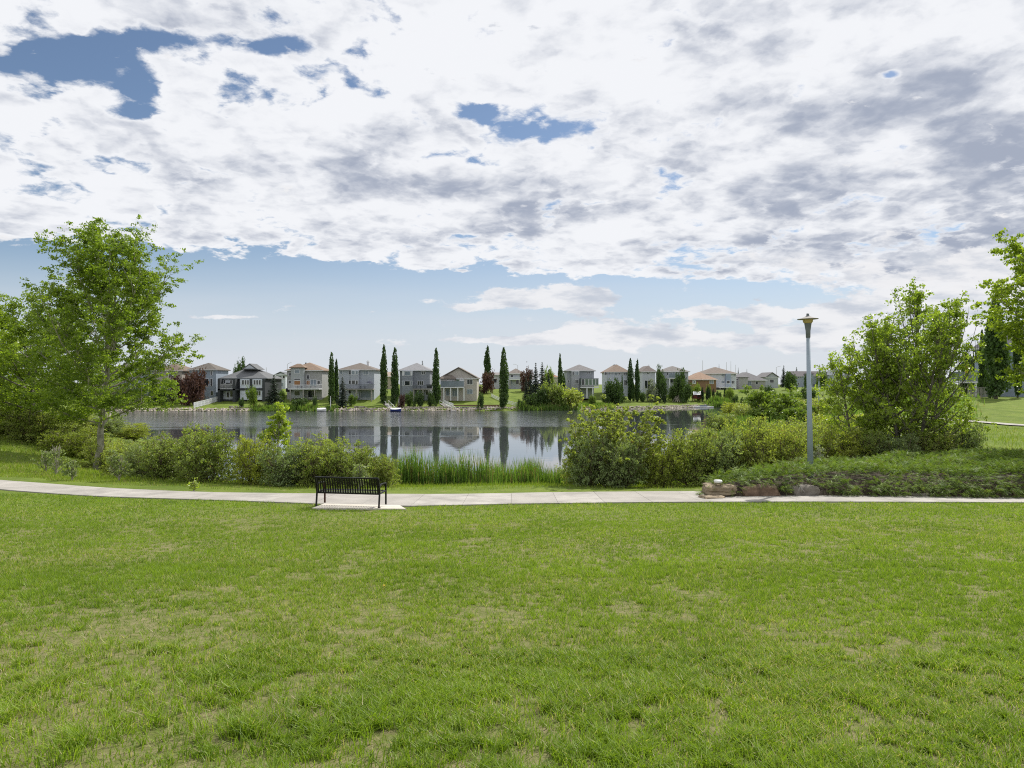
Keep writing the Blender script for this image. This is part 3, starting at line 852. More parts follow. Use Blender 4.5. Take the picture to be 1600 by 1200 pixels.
# spreading willow with see-through top
w, l = grow(71, mt(146, 29), mt(72, 29), .42, 18, 17000, .10, .05, stems=4, spread=1.1, prof=lambda t: 1.2 * (t + .5) ** .3 * (1 - t * .6) ** .4, elev=(8, 55), subs=8, sigma=.13, sublen=.5)
tree('willow_tree', 'small airy willow with spreading yellow green top before the water', 'tree', pos(958, 29, -.1), w, l, M['willow'], M['bark'])
w, l = grow(72, mt(66, 84), mt(36, 84), .1, 20, 7000, .32, .08, stems=4, spread=2.0, subs=7, sigma=.42)
tree('maple_bush', 'bright yellow green young tree on the marsh beyond the shrubs', 'tree', pos(1205, 84, -.2), w, l, M['bush_light'], M['bark'])
w, l = grow(73, mt(40, 80), mt(30, 80), .1, 16, 4000, .3, .08, stems=4, spread=2.0, subs=7, sigma=.42)
tree('maple_bush', 'lower yellow green bush beside the bright young marsh tree', 'tree', pos(1236, 80, -.2), w, l, M['bush_light'], M['bark'])
w, l = grow(74, 1.0, .5, .05, 8, 500, .06, .02, stems=3, spread=.3, subs=4, sigma=.12)
tree('red_leaved_shrub', 'tiny dark red leaved shrub behind the juniper bed by the lamp', 'shrub', pos(1302, 29.6), w, l, M['plum'], M['twig'])

# ------------------------------------------------------------------ juniper bed with boulders
def bed_h(x, y):
    d = poly_dist(x, y, BED)
    return np.where(d > 0, .85 * np.clip(d / .8, 0, 1) ** .5 + .28 * (noise2(x, y, .75, 31) - .45) * np.clip(d, 0, 1), 0)


def build_bed():
    rs = np.random.RandomState(9)
    xs = np.arange(6.2, 27.6, .3); ys = np.arange(22.5, 31.6, .3); XX, YY = np.meshgrid(xs, ys)
    d = poly_dist(XX.ravel(), YY.ravel(), BED)
    Z = H(XX.ravel(), YY.ravel()) + np.where(d > 0, bed_h(XX.ravel(), YY.ravel()) * .58, -.25)
    nx = len(xs); b = MB(); b.v = [tuple(q) for q in np.stack([XX.ravel(), YY.ravel(), Z], -1)]
    for j in range(len(ys) - 1):
        for i in range(nx - 1):
            a = j * nx + i
            if max(d[a], d[a + 1], d[a + nx], d[a + nx + 1]) > 0: b.f.append((a, a + 1, a + nx + 1, a + nx))
    link('planting_bed', b.mesh('planting_bed', M['soil'], True), kind='structure')
    # sprays
    n = 23000
    x = 6.3 + 21 * rs.rand(n * 3); y = 22.6 + 8.6 * rs.rand(n * 3) ** 1.25
    d = poly_dist(x, y, BED); k = d > -.12; x, y = x[k][:n], y[k][:n]; n = len(x)
    z = H(x, y) + bed_h(x, y) * (.80 + .3 * rs.rand(n)) + .02
    front = sst(23.9, 22.9, y)
    z = np.where(y < 23.5, H(x, y) + (.12 + .62 * rs.rand(n)) * np.clip(.35 + (y - 22.75) / .7, .3, 1), z)
    # keep sprays off the exposed boulders
    def off(px0, px1, zt):
        X0 = (px0 - 800) / F * 23; X1 = (px1 - 800) / F * 23
        return ~((x > X0) & (x < X1) & (y < 23.45) & (z < H(x, y) + zt))
    k0 = noise2(x, y, .38, 35) * .6 + noise2(x + z, z * 2 + y, .22, 36) * .4; kk = rs.rand(n) < sst(.25, .62, k0) + .12
    k = kk & off(1156, 1218, .40) & off(1232, 1286, .37) & off(1085, 1138, .42) & off(1412, 1452, .22)
    x, y, z, front = x[k], y[k], z[k], front[k]; n = len(x)
    az = rs.rand(n) * 2 * PI; az = np.where(rs.rand(n) < .55 + .4 * front, -PI / 2 + rs.normal(size=n) * .8, az)
    el = R(22) + rs.normal(size=n) * .28 - front * .35
    L = .18 + .22 * rs.rand(n)
    D = np.stack([np.cos(az) * np.cos(el), np.sin(az) * np.cos(el), np.sin(el)], -1)
    side = np.stack([-np.sin(az), np.cos(az), np.zeros(n)], -1)
    up = np.cross(D, side) * -1
    roll = rs.normal(size=n) * .4
    sd2 = side * np.cos(roll)[:, None] + up * np.sin(roll)[:, None]
    O = np.stack([x, y, z], -1); T = []
    for i in range(7):
        t = .10 + .88 * i / 7; base = O + D * (L * t)[:, None] + np.array([0, 0, -.12]) * (t * t * L)[:, None]
        for s_ in (-1, 1):
            ll = L * (.50 * (1 - t * .7))
            tip = base + (D * .9 + sd2 * s_ * .6 + up * (rs.rand(n)[:, None] * .9 - .2)) * ll[:, None]
            wv = D * .0105
            T.append(np.stack([base - wv, base + wv, tip], 1))
    T.append(np.stack([O - sd2 * .012, O + sd2 * .012, O + D * L[:, None]], 1))
    V = np.stack(T, 1).reshape(-1, 3)
    link('juniper_ground_cover', np_mesh('juniper_ground_cover', V, 3, M['juniper']), kind='stuff', label='spreading green juniper spilling over the boulders beside the path')


build_bed()


def boulder(seed, px, Y, w, d, h_, label, m, dz=0., rz=0., strat=0.):
    rs = np.random.RandomState(seed); b = MB(); n, k = 22, 12
    ph = rs.rand(8) * 6
    for j in range(k + 1):
        v = j / k; zz = -.5 + v
        for i in range(n):
            a = 2 * PI * i / n
            ca, sa = math.cos(a), math.sin(a); e = .42
            sx = abs(ca) ** e * (1 if ca > 0 else -1); sy = abs(sa) ** e * (1 if sa > 0 else -1)
            prof = (1 - abs(2 * zz) ** 4.5) ** .4 if abs(zz) < .499 else .0
            r = .5 * (prof * .92 + .04) * (1 + .07 * math.sin(3 * a + ph[0]) + .06 * math.sin(5 * a + ph[1] + 4 * v) + .04 * math.sin(9 * a + ph[2] + 7 * v) + strat * math.sin(v * 22 + ph[3]))
            b.v.append((sx * r * w * .9, sy * r * d * .9, (zz + .5) * h_ * .90 * (1 + .06 * math.sin(2 * a + ph[4])) - .06))
    for j in range(k):
        for i in range(n):
            a = j * n + i; c = j * n + (i + 1) % n; b.f.append((a, c, c + n, a + n))
    b.f.append(tuple(range(n - 1, -1, -1))); b.f.append(tuple(k * n + i for i in range(n)))
    from mathutils import noise as mn
    for i_, v_ in enumerate(b.v):
        q = Vector(v_); sd = Vector((seed * 7.3, 0, 0)); c_ = Vector((0, 0, h_ * .4)); dr = (q - c_)
        f_ = 1 + .20 * mn.noise(q * 1.7 + sd) + .12 * mn.noise(q * 4.5 + sd) + .05 * mn.noise(q * 11 + sd)
        q = c_ + dr * f_; b.v[i_] = (q.x, q.y, q.z)
    o = link('boulder', b.mesh('boulder', m, False), None, pos(px, Y, dz), rz, label=label, category='boulder', group='boulders edging the juniper bed')
    return o


boulder(1, 1113, 22.75, .85, .7, .20, 'low flat tan boulder lying on the path edge at the bed tip', M['stone_tan'], 0, .1, .03)
boulder(2, 1122, 23.3, 1.15, .9, .46, 'rounded layered tan boulder at the tip of the juniper bed', M['stone_tan'], .1, -.05, .03)
boulder(3, 1187, 23.25, 1.5, .8, .50, 'long red brown boulder holding up the juniper bed', M['stone_red'], 0, 0)
boulder(4, 1252, 23.28, 1.12, .8, .47, 'grey boulder with a bare twig hanging in front of it', M['stone_grey'], 0, .06)
boulder(5, 1290, 23.35, .55, .6, .42, 'small brown boulder tucked beside the grey boulder', M['stone_red'], 0, .3)
boulder(6, 1432, 23.2, .85, .55, .24, 'low grey boulder almost buried in juniper', M['stone_grey'], 0, .1)
boulder(7, 1588, 23.2, .7, .5, .2, 'low brown boulder under the juniper at the far end of the bed', M['stone_red'], 0, .1)
tw = MB()
for s_ in range(5):
    a = -.6 + s_ * .35; tw.tube([(0, 0, .3), (.07 * math.sin(a * 3), -.03, .18), (.14 * math.sin(a * 2.2), -.05, .02 + .02 * s_)], [.008, .006, .003], 4)
link('dead_twig', tw.mesh('dead_twig', M['greywood']), None, (pos(1250, 22.85)[0], 22.82, pos(1250, 22.85)[2] + .08), label='bare bleached twig hanging over the grey boulder', category='twig')
ps = MB(); ps.lathe([(.02, 0), (.13, .0), (.15, .05), (.13, .09), (.04, .1)], 14)
link('paper_scrap', ps.mesh('white_lid', M['boat_white'], True), None, (pos(1122, 23.1)[0], 23.1, pos(1122, 23.1)[2] + .50), label='small white object lying on the rounded tan boulder', category='litter')

# ------------------------------------------------------------------ bench
def build_bench():
    a = at(494, 793.5); b_ = at(592, 796.5)
    Wd = math.dist(a[:2], b_[:2]); rz = math.atan2(b_[1] - a[1], b_[0] - a[0])
    cx, cy = (a[0] + b_[0]) / 2, (a[1] + b_[1]) / 2
    o = thing('park_bench', 'black steel park bench with vertical slats facing the lake', 'bench', (cx, cy, h1(cx, cy) + .045), rz)
    hw = Wd / 2
    for s_ in (-1, 1):
        x = s_ * hw
        b = MB(); pr = [(0, 0.0), (.03, .2), (.06, .42), (.03, .62), (-.05, .85)]
        for (p0, p1) in zip(pr[:-1], pr[1:]): b.bar((x, p0[0], p0[1]), (x, p1[0], p1[1]), .045, .035)
        link('leg', b.mesh('leg', M['black']), o)
        b = MB(); b.bar((x, .60, 0), (x, .60, .44), .045, .035); b.bar((x, .60, .44), (x, .575, .63), .045, .035)
        link('leg', b.mesh('leg', M['rust'] if s_ < 0 else M['black']), o)
        b = MB(); b.bar((x, .0, .60), (x, .2, .665), .05, .03); b.bar((x, .2, .665), (x, .585, .64), .05, .03); b.bar((x, .585, .64), (x, .63, .60), .05, .03)
        link('armrest', b.mesh('armrest', M['black']), o)
        b = MB(); b.bar((x, .06, .40), (x, .6, .42), .04, .035); link('seat_rail', b.mesh('seat_rail', M['black']), o)
        b = MB(); b.box(x - .04, x + .04, -.03, .05, .0, .012); link('foot', b.mesh('foot', M['black']), o)
    b = MB(); b.bar((-hw - .01, -.055, .862), (hw + .01, -.055, .862), .05, .035); link('top_rail', b.mesh('top_rail', M['black']), o)
    b = MB(); b.bar((-hw + .02, .055, .395), (hw - .02, .055, .395), .03, .045); link('lower_rail', b.mesh('lower_rail', M['black']), o)
    b = MB(); b.tube([(-hw + .02, .60, .41), (hw - .02, .60, .41)], .02, 8); link('front_rail', b.mesh('front_rail', M['black']), o)
    b = MB(); pr = [(.06, .40), (.045, .52), (.02, .66), (-.05, .855)]
    for (p0, p1) in zip(pr[:-1], pr[1:]): b.bar((0, p0[0], p0[1]), (0, p1[0], p1[1]), .038, .008)
    back = b.mesh('slat', M['black'])
    b = MB(); pr = [(.06, .405), (.2, .385), (.42, .40), (.57, .435), (.615, .41)]
    for (p0, p1) in zip(pr[:-1], pr[1:]): b.bar((0, p0[0], p0[1]), (0, p1[0], p1[1]), .038, .008)
    seat = b.mesh('slat', M['black'])
    n = 25
    for i in range(n):
        x = -hw + .05 + (2 * hw - .1) * i / (n - 1)
        link('slat', back, o, (x, 0, 0)); link('slat', seat, o, (x, 0, 0))


build_bench()

# ------------------------------------------------------------------ lamp posts
def lamp(px, Y, ztop, label, tilt=0., rs_=1.):
    p = pos(px, Y); Ht = ztop - p[2]
    o = thing('lamp_post', label, 'lamp post', p, 0, 1., 'park path lamp posts'); o.rotation_euler = (0, tilt, 0)
    b = MB(); b.lathe([(.17, 0), (.17, .03), (.115, .035)], 16); link('base_plate', b.mesh('base_plate', M['pole']), o)
    b = MB(); b.lathe([(.115, .03), (.068, Ht - .85)], 16); link('pole', b.mesh('pole', M['pole'], True), o)
    b = MB(); b.lathe([(.068, Ht - .86), (.08, Ht - .84), (.085, Ht - .6), (.125, Ht - .34), (.13, Ht - .32)], 16); link('neck', b.mesh('neck', M['poledark'], True), o)
    b = MB(); b.lathe([(.125, Ht - .32), (.17, Ht - .27), (.185, Ht - .18), (.185, Ht - .165)], 20); link('lamp_bowl', b.mesh('lamp_bowl', M['lamp_glass'], True), o)
    b = MB(); b.lathe([(.17, Ht - .165), (.37, Ht - .165), (.375, Ht - .15), (.24, Ht - .12), (.12, Ht - .07), (.07, Ht - .045)], 28); sh = link('lamp_shade', b.mesh('lamp_shade', M['greywood']), o)
    b = MB(); b.lathe([(.07, Ht - .045), (.05, Ht - .02), (.045, Ht + .02), (.055, Ht + .04), (.03, Ht + .055)], 12); link('cap', b.mesh('cap', M['poledark'], True), sh)
    return o


lamp(1267, 25.6, CAMZ + 108 / F * 25.6, 'tall grey lamp post rising out of the juniper bed', -.018)
pl = at(1279.5, 639)
lamp(1279.5, pl[1], CAMZ + 12 / F * pl[1], 'distant grey lamp post on the marsh seen just right of the tall one')

# ------------------------------------------------------------------ houses
WALLC = {}
def wallm(c):
    k = tuple(c)
    if k not in WALLC: WALLC[k] = siding('siding_%d' % len(WALLC), c)
    return WALLC[k]
ROOFC = {}
def roofm(c):
    k = tuple(c)
    if k not in ROOFC: ROOFC[k] = shingle('shingle_%d' % len(ROOFC), c)
    return ROOFC[k]


def hip_roof(x0, x1, y0, y1, ze, rise, ov=.55, kind='hip', th=.22):
    x0 -= ov; x1 += ov; y0 -= ov; y1 += ov; b = MB()
    w, d = x1 - x0, y1 - y0
    if kind == 'hip':
        ins = min(w, d) / 2 * .96
        if w >= d: r0, r1 = (x0 + ins, (y0 + y1) / 2), (x1 - ins, (y0 + y1) / 2)
        else: r0, r1 = ((x0 + x1) / 2, y0 + ins), ((x0 + x1) / 2, y1 - ins)
        vs = [(x0, y0, ze), (x1, y0, ze), (x1, y1, ze), (x0, y1, ze), (*r0, ze + rise), (*r1, ze + rise)]
        if w >= d: fs = [(0, 1, 5, 4), (1, 2, 5), (2, 3, 4, 5), (3, 0, 4)]
        else: fs = [(0, 1, 4), (1, 2, 5, 4), (2, 3, 5), (3, 0, 4, 5)]
        n = 6
    elif kind == 'gable_front':
        m_ = (x0 + x1) / 2; t_ = .28
        for xe in (x0, x1):
            vs = [(xe, y0, ze), (m_, y0, ze + rise), (m_, y1, ze + rise), (xe, y1, ze), (xe, y0, ze - t_), (m_, y0, ze + rise - t_), (m_, y1, ze + rise - t_), (xe, y1, ze - t_)]
            b.add(vs, [(0, 1, 2, 3), (7, 6, 5, 4), (0, 4, 5, 1), (2, 6, 7, 3), (0, 3, 7, 4)])
        return b
    else:
        m_ = (y0 + y1) / 2
        vs = [(x0, y0, ze), (x1, y0, ze), (x1, y1, ze), (x0, y1, ze), (x0, m_, ze + rise), (x1, m_, ze + rise)]
        fs = [(0, 1, 5, 4), (1, 2, 5), (2, 3, 4, 5), (3, 0, 4)]
    vs += [(x0, y0, ze - th), (x1, y0, ze - th), (x1, y1, ze - th), (x0, y1, ze - th)]
    fs += [(6, 7, 1, 0), (7, 8, 2, 1), (8, 9, 3, 2), (9, 6, 0, 3), (9, 8, 7, 6)]
    b.add(vs, fs); return b


def house(label, Y, x0, x1, ye, yb, yr, wall, roof, wins=(), deck=None, bumps=(), kind='hip', D=11., yaw=0., chim=None, vents=(), wall2=None, gablet=None, name='house', side=(), ze_off=0.):
    """pixel rectangle of the front at depth Y: eave ye, foot yb, ridge yr"""
    cx = ((x0 + x1) / 2 - 800) / F * Y
    Z = lambda py: CAMZ + (600 - py) / F * Y - zb
    zb = CAMZ + (600 - yb) / F * Y; X = lambda px: (px - 800) / F * Y - cx
    o = thing(name, label, 'house', (cx, Y, zb), R(yaw), 1., 'houses around the lake')
    xa, xb = X(x0), X(x1); ze = Z(ye)
    b = MB(); b.box(xa, xb, 0, D, -1.2, ze - .2)
    link('wall', b.mesh('wall', wallm(wall)), o)
    if kind == 'gable_front':
        b = MB(); m_ = (xa + xb) / 2; rise = (Z(yr) - ze)
        b.add([(xa, .0, ze - .2), (xb, .0, ze - .2), (m_, .0, ze + rise - .35), (xa, D, ze - .2), (xb, D, ze - .2), (m_, D, ze + rise - .35)], [(0, 1, 2), (5, 4, 3), (0, 3, 4, 1), (1, 4, 5, 2), (2, 5, 3, 0)])
        link('gable', b.mesh('gable', wallm(wall)), o)
    ov = .55 if kind != 'gable_front' else .45
    # ridge appears lower in the picture the deeper it lies: allow for it
    dep = D / 2 if kind == 'hip' and (xb - xa) >= D else ((min(xb - xa, D)) / 2 if kind == 'hip' else (0 if kind == 'gable_front' else D / 2))
    rise = (CAMZ + (600 - yr) / F * (Y + dep)) - zb - ze
    rf = link('roof', hip_roof(xa, xb, 0, D, ze, rise, ov, kind).mesh('roof', roofm(roof)), o)
    b = MB(); b.box(xa - ov - .05, xb + ov + .05, -ov - .10, -ov - .003, ze - .2, ze - .02); link('gutter', b.mesh('gutter', M['white'] if wall[0] > .1 else M['poledark']), rf)
    if chim:
        cxp, cyt = chim; hx = X(cxp); b = MB(); yy = D * .55; zt = CAMZ + (600 - cyt) / F * (Y + yy) - zb
        b.box(hx - .35, hx + .35, yy - .35, yy + .35, ze, zt); b.box(hx - .45, hx + .45, yy - .45, yy + .45, zt, zt + .12); b.box(hx - .15, hx + .15, yy - .15, yy + .15, zt + .12, zt + .5)
        link('chimney', b.mesh('chimney', M['white']), rf)
    for (vx, vd) in vents:
        hx = X(vx); b = MB(); zt = ze + rise * vd
        b.box(hx - .2, hx + .2, D * .5 * vd - .2, D * .5 * vd + .2, zt - .5, zt + .35); link('roof_vent', b.mesh('roof_vent', M['poledark']), rf)
    if gablet:
        g0, g1, gt, gb = gablet; m_ = X((g0 + g1) / 2); b = MB(); ga, gb_ = X(g0), X(g1); zg0, zg1 = Z(gb), Z(gt); yb_ = 2.2
        b.add([(ga, yb_, zg0), (gb_, yb_, zg0), (m_, yb_, zg1), (ga, D * .6, zg0), (gb_, D * .6, zg0), (m_, D * .6, zg1)], [(0, 1, 2), (5, 4, 3), (0, 3, 4, 1), (1, 4, 5, 2), (2, 5, 3, 0)])
        gg = link('gablet', b.mesh('gablet', roofm(roof)), rf)
        s_ = .62; b = MB(); zc = zg0 + .25
        b.add([(m_ + (ga - m_) * s_, yb_ - .02, zc), (m_ + (gb_ - m_) * s_, yb_ - .02, zc), (m_, yb_ - .02, zc + (zg1 - zg0) * s_)], [(0, 1, 2)])
        b.add([(m_ + (ga - m_) * s_, yb_ - .12, zc), (m_ + (gb_ - m_) * s_, yb_ - .12, zc), (m_, yb_ - .12, zc + (zg1 - zg0) * s_)], [(0, 1, 2)])
        link('gable_panel', b.mesh('gable_panel', wallm((.5, .53, .58))), rf)
    for bp in bumps:                # (x0,x1,ytop,ybottom,depth[,colour,roofrise])
        bx0, bx1, by0, by1, bd = bp[:5]; col = bp[5] if len(bp) > 5 and bp[5] else wall
        b = MB(); b.box(X(bx0), X(bx1), -bd, .0 - .003, Z(by1) if by1 < yb else -1., Z(by0))
        link('bay', b.mesh('bay', wallm(col)), o)
        if len(bp) > 6:
            b = hip_roof(X(bx0), X(bx1), -bd, 1.5, Z(by0) + .2, bp[6], .4, 'hip'); link('bay_roof', b.mesh('bay_roof', roofm(roof)), o)
    for wd in wins:                 # (x0,x1,y0,y1,depth,material,mullions)
        wx0, wx1, wy0, wy1 = wd[:4]; dp = wd[4] if len(wd) > 4 else 0; mm = wd[5] if len(wd) > 5 else 'glass'; nm = wd[6] if len(wd) > 6 else 0
        a0, a1, z0, z1 = X(wx0), X(wx1), Z(wy1), Z(wy0); t = .10; yf = -dp
        b = MB(); b.box(a0 - t, a1 + t, yf - .08, yf - .004, z1, z1 + t); b.box(a0 - t, a1 + t, yf - .10, yf - .004, z0 - t, z0)
        b.box(a0 - t, a0, yf - .08, yf - .004, z0, z1); b.box(a1, a1 + t, yf - .08, yf - .004, z0, z1)
        for q in range(nm):
            xm = a0 + (a1 - a0) * (q + 1) / (nm + 1); b.box(xm - .04, xm + .04, yf - .07, yf - .004, z0, z1)
        wo = link('window', b.mesh('window', M['white']), o)
        b = MB(); b.box(a0, a1, yf - .035, yf - .006, z0, z1); link('pane', b.mesh('pane', M[mm]), wo)
    for sw in side:                 # windows on the side wall: (sideSign, y along depth, z0px, z1px, width)
        sg, yy, wz0, wz1, ww = sw; xs_ = xb if sg > 0 else xa; b = MB(); z0, z1 = Z(wz1), Z(wz0)
        b.box(min(xs_ + sg * .004, xs_ + sg * .06), max(xs_ + sg * .004, xs_ + sg * .06), yy, yy + ww, z0, z1); link('window', b.mesh('window', M['glass']), o)
    if deck:
        dx0, dx1, dy, dd, posts, rail, railm = deck[:7]; top = deck[7] if len(deck) > 7 else dy - 6
        a0, a1 = X(dx0), X(dx1); zf = Z(dy); b = MB(); b.box(a0, a1, -dd, -.004, zf - .28, zf)
        dk = link('deck', b.mesh('deck', M['greywood'] if railm != 'white' else M['white']), o)
        for pxp in posts:
            xp = X(pxp); b = MB(); b.box(xp - .16, xp + .16, -dd + .1, -dd + .42, -1., zf - .283); link('post', b.mesh('post', M['white'] if rail != 'dark' else M['greywood']), dk)
        zr = Z(top); b = MB(); b.box(a0, a1, -dd, -dd + .07, zr - .08, zr); b.box(a0, a1, -dd + .01, -dd + .06, zf + .08, zf + .14)
        for xe in (a0, a1): b.box(xe - .035, xe + .035, -dd + .08, -.02, zr - .08, zr)
        nb = max(3, int((a1 - a0) / (.28 if rail != 'glass' else 1.5)))
        for q in range(nb + 1):
            xq = a0 + (a1 - a0) * q / nb; wq = .03 if rail != 'glass' else .05
            b.box(xq - wq, xq + wq, -dd + .015, -dd + .055, zf, zr - .08)
        if rail == 'glass': b.box(a0, a1, -dd + .03, -dd + .04, zf + .14, zr - .08)
        link('railing', b.mesh('railing', M[railm] if rail != 'glass' else M['glass_pale']), dk)
    return o


FR = 206.
GB = (.235, .255, .285); LG = (.36, .38, .42); BE = (.40, .36, .32); GR = (.25, .26, .27); WH = (.55, .56, .60)
house('blue grey house mostly hidden behind the pale barked poplar', FR, 168, 232, 576, 622, 566, (.26, .29, .33), (.13, .12, .11),
      wins=[(180, 186, 582, 588), (200, 210, 582, 588), (182, 190, 596, 603), (205, 216, 596, 604, 0, 'glass', 1)], deck=(178, 225, 607, 3., (182, 200, 222), 'dark', 'poledark'))
house('tan walled house seen in gaps of the poplar leaves', FR, 240, 284, 579, 622, 568, BE, (.17, .13, .10), wins=[(248, 254, 583, 589), (264, 272, 583, 589), (250, 258, 597, 604)])
house('blue grey house with a brown hip roof above the white sloping fence', FR, 296, 337.5, 577.5, 623, 567, (.29, .34, .40), (.14, .125, .11), D=9,
      wins=[(316.5, 326, 592, 603), (329, 331.5, 592, 603), (329, 331.5, 580, 586), (300, 306, 581, 587), (309, 313, 596, 603), (329, 333, 611, 618)])
house('charcoal and white bungalow with covered balcony and grey roof', FR - 3, 345.5, 416, 591, 626.5, 573, (.055, .06, .065), (.15, .155, .16), D=13.5, gablet=(372, 399, 567.5, 577),
      bumps=[(377, 392, 592.5, 606.5, .9, (.62, .66, .74)), (396, 411.5, 592.5, 606.5, .9, (.62, .66, .74)), (377, 392, 610, 624.5, .9, (.62, .66, .74)), (396, 411.5, 610, 624.5, .9, (.62, .66, .74)),
             (345.5, 349, 592, 627, 2.4, (.055, .06, .065)), (368.5, 372.5, 592, 627, 2.4, (.055, .06, .065)), (345.5, 376.5, 607.6, 609.8, 2.4, (.055, .06, .065)), (411.8, 416, 592, 627, 1.1, (.055, .06, .065)), (392.3, 395.7, 592, 627, 1.1, (.055, .06, .065)), (376.6, 411.7, 607.0, 609.5, 1.2, (.055, .06, .065)), (349.3, 368.2, 593, 598, .05, (.5, .53, .58)), (349.3, 368.2, 611, 624, .05, (.5, .53, .58))],
      wins=[(380, 383, 594, 601, .9), (384.5, 387, 594, 601, .9), (388.2, 390.6, 594, 601, .9), (398.3, 401, 594, 601, .9), (402.4, 405, 594, 601, .9), (406.3, 409, 594, 601, .9), (402, 409, 611, 618, .9, 'glass', 1),
            (350, 352.5, 594, 599, .06), (360, 363, 594, 600, .06), (365, 368, 595, 599, .06), (360, 364, 611, 620, .06), (355, 358, 613, 621, .06)],
      deck=(349, 369, 607.4, 2.35, (), 'pale', 'white', 600))
house('small white gabled house seen behind the dark fir', 262, 431, 446, 585, 612, 580.5, (.52, .55, .62), (.16, .17, .18), kind='gable_front', D=10, wins=[(434, 440, 588, 592), (442, 445, 587, 591), (436, 443, 598, 604, 0, 'glass_pale')])
house('grey stucco house with an orange brown hip roof and balcony', FR, 448.5, 503, 578.5, 622, 566.5, (.36, .36, .35), (.235, .17, .125), vents=((470.5, .85),),
      bumps=[(457, 477, 575, 621.9, 1.5, (.37, .39, .40), 1.1)],
      wins=[(463, 470.5, 578.5, 583.2, 1.5, 'glass_pale'), (462.3, 471.5, 591.5, 593.8, 1.5), (462.3, 471.5, 595, 602, 1.5, 'blind'), (451, 455, 583, 587), (451, 455, 595, 599), (479.5, 483, 586, 592), (479, 484, 595, 602, 0, 'blind', 1),
            (485.5, 494, 593, 603, 0, 'glass_pale', 1), (496, 500, 595, 600), (462.5, 471, 611, 618, 1.5, 'glass', 0), (481.5, 494, 610, 621, 0, 'glass', 1)],
      deck=(455.5, 503.5, 607, 3.4, (459, 479, 496.5), 'dark', 'white', 601))
house('pale grey house with a brown hip roof and a long deck', FR, 529.5, 584.5, 577.5, 622.5, 567, (.43, .46, .51), (.175, .15, .13), chim=(568.5, 565.5),
      bumps=[(549.5, 562, 578.6, 622, 1.1, (.42, .44, .49))],
      wins=[(531.5, 535, 579.5, 584.5, 0, 'glass_pale'), (545, 548.3, 580, 585), (551, 555.5, 579.5, 585, 1.1, 'glass_pale'), (557.3, 560.2, 579.5, 585, 1.1, 'glass_pale'), (568, 575.5, 579.5, 585, 0, 'glass_pale', 1),
            (545.3, 548.2, 594.5, 600), (551, 556, 594.5, 600, 1.1), (557.5, 560.3, 594.5, 600.5, 1.1), (545, 548.3, 610, 615), (557.2, 559.5, 610, 615.5, 1.1), (564, 580, 611, 621.5, 0, 'glass_pale', 0)],
      deck=(541, 586, 607.3, 3.2, (542.5, 560.5, 583.5), 'dark', 'poledark', 600.5))
house('slate grey house with a rounded bay and light grey roof', FR, 624.5, 671.5, 578.5, 622, 567, (.27, .29, .32), (.26, .26, .27),
      bumps=[(629.5, 646, 579.5, 622, 1.6, (.27, .29, .33))],
      wins=[(634, 642, 580.5, 586.5, 1.6, 'glass_pale'), (634, 641.5, 595.5, 602, 1.6), (630.3, 632.3, 595.5, 602, 1.6, 'glass_pale'), (643.5, 645, 595.5, 602, 1.6, 'glass_pale'), (630.3, 632.3, 580.5, 586.5, 1.6, 'white'), (643.5, 645, 580.5, 586.5, 1.6, 'white'), (659, 664.3, 580.5, 584.5, 0, 'glass', 1), (652.3, 661.3, 595.5, 601.5, 0, 'glass', 2),
            (651.5, 661, 610, 618.5, 0, 'glass_pale'), (665, 669, 611, 617)],
      deck=(647, 677, 607.2, 3.2, (648.7, 663, 671.5), 'dark', 'poledark', 602))
house('beige gabled house with a white railed deck', FR, 688, 745, 590.5, 620.5, 573.5, (.48, .44, .40), (.20, .17, .145), kind='gable_front', D=13,
      bumps=[(689, 711, 592.5, 604, 1.1, (.47, .45, .44), 1.3)],
      wins=[(730, 738.3, 593, 600.3, 0, 'glass', 1), (730, 738.3, 608.3, 615.5, 0, 'glass_pale', 1), (700, 704, 595, 599, 1.1), (706.5, 709.3, 594.5, 600, 1.1), (713, 717.5, 593, 603, 0, 'glass_green'), (719, 725, 593, 603, 0, 'white'), (697, 702, 608, 618, 0, 'glass_pale'), (707, 714, 608, 619, 0, 'glass_pale', 1)],
      deck=(690, 725.5, 604.5, 3.0, (695, 705.5, 716.5, 726), 'glass', 'white', 595.5))
house('low beige house glimpsed between the two closest tall columnar poplars', 250, 586, 612, 588, 606, 581, (.40, .35, .29), (.33, .27, .22), kind='gable_side', wins=[(589, 592, 591, 596), (601, 605, 591, 596)], yaw=0)
house('grey brown roofed house behind the purple leaved trees', 258, 794, 818, 583.5, 606, 575.5, (.42, .44, .48), (.22, .19, .17), wins=[(798, 802, 585.5, 589.5), (806, 811, 594, 600), (797, 801, 594, 601, 0, 'glass_pale')], deck=(796, 812, 592.5, 2, (797, 811), 'dark', 'white', 590))
house('low white house behind the first far column poplar', 262, 768, 790, 585.5, 606, 582, (.5, .5, .52), (.23, .21, .2), kind='gable_side', wins=[(771, 776, 592, 598)])
house('orange roofed house peeking over the spruces', 270, 849, 872, 589, 606, 583, (.5, .46, .42), (.34, .19, .13), wins=[(855, 860, 592, 597)])
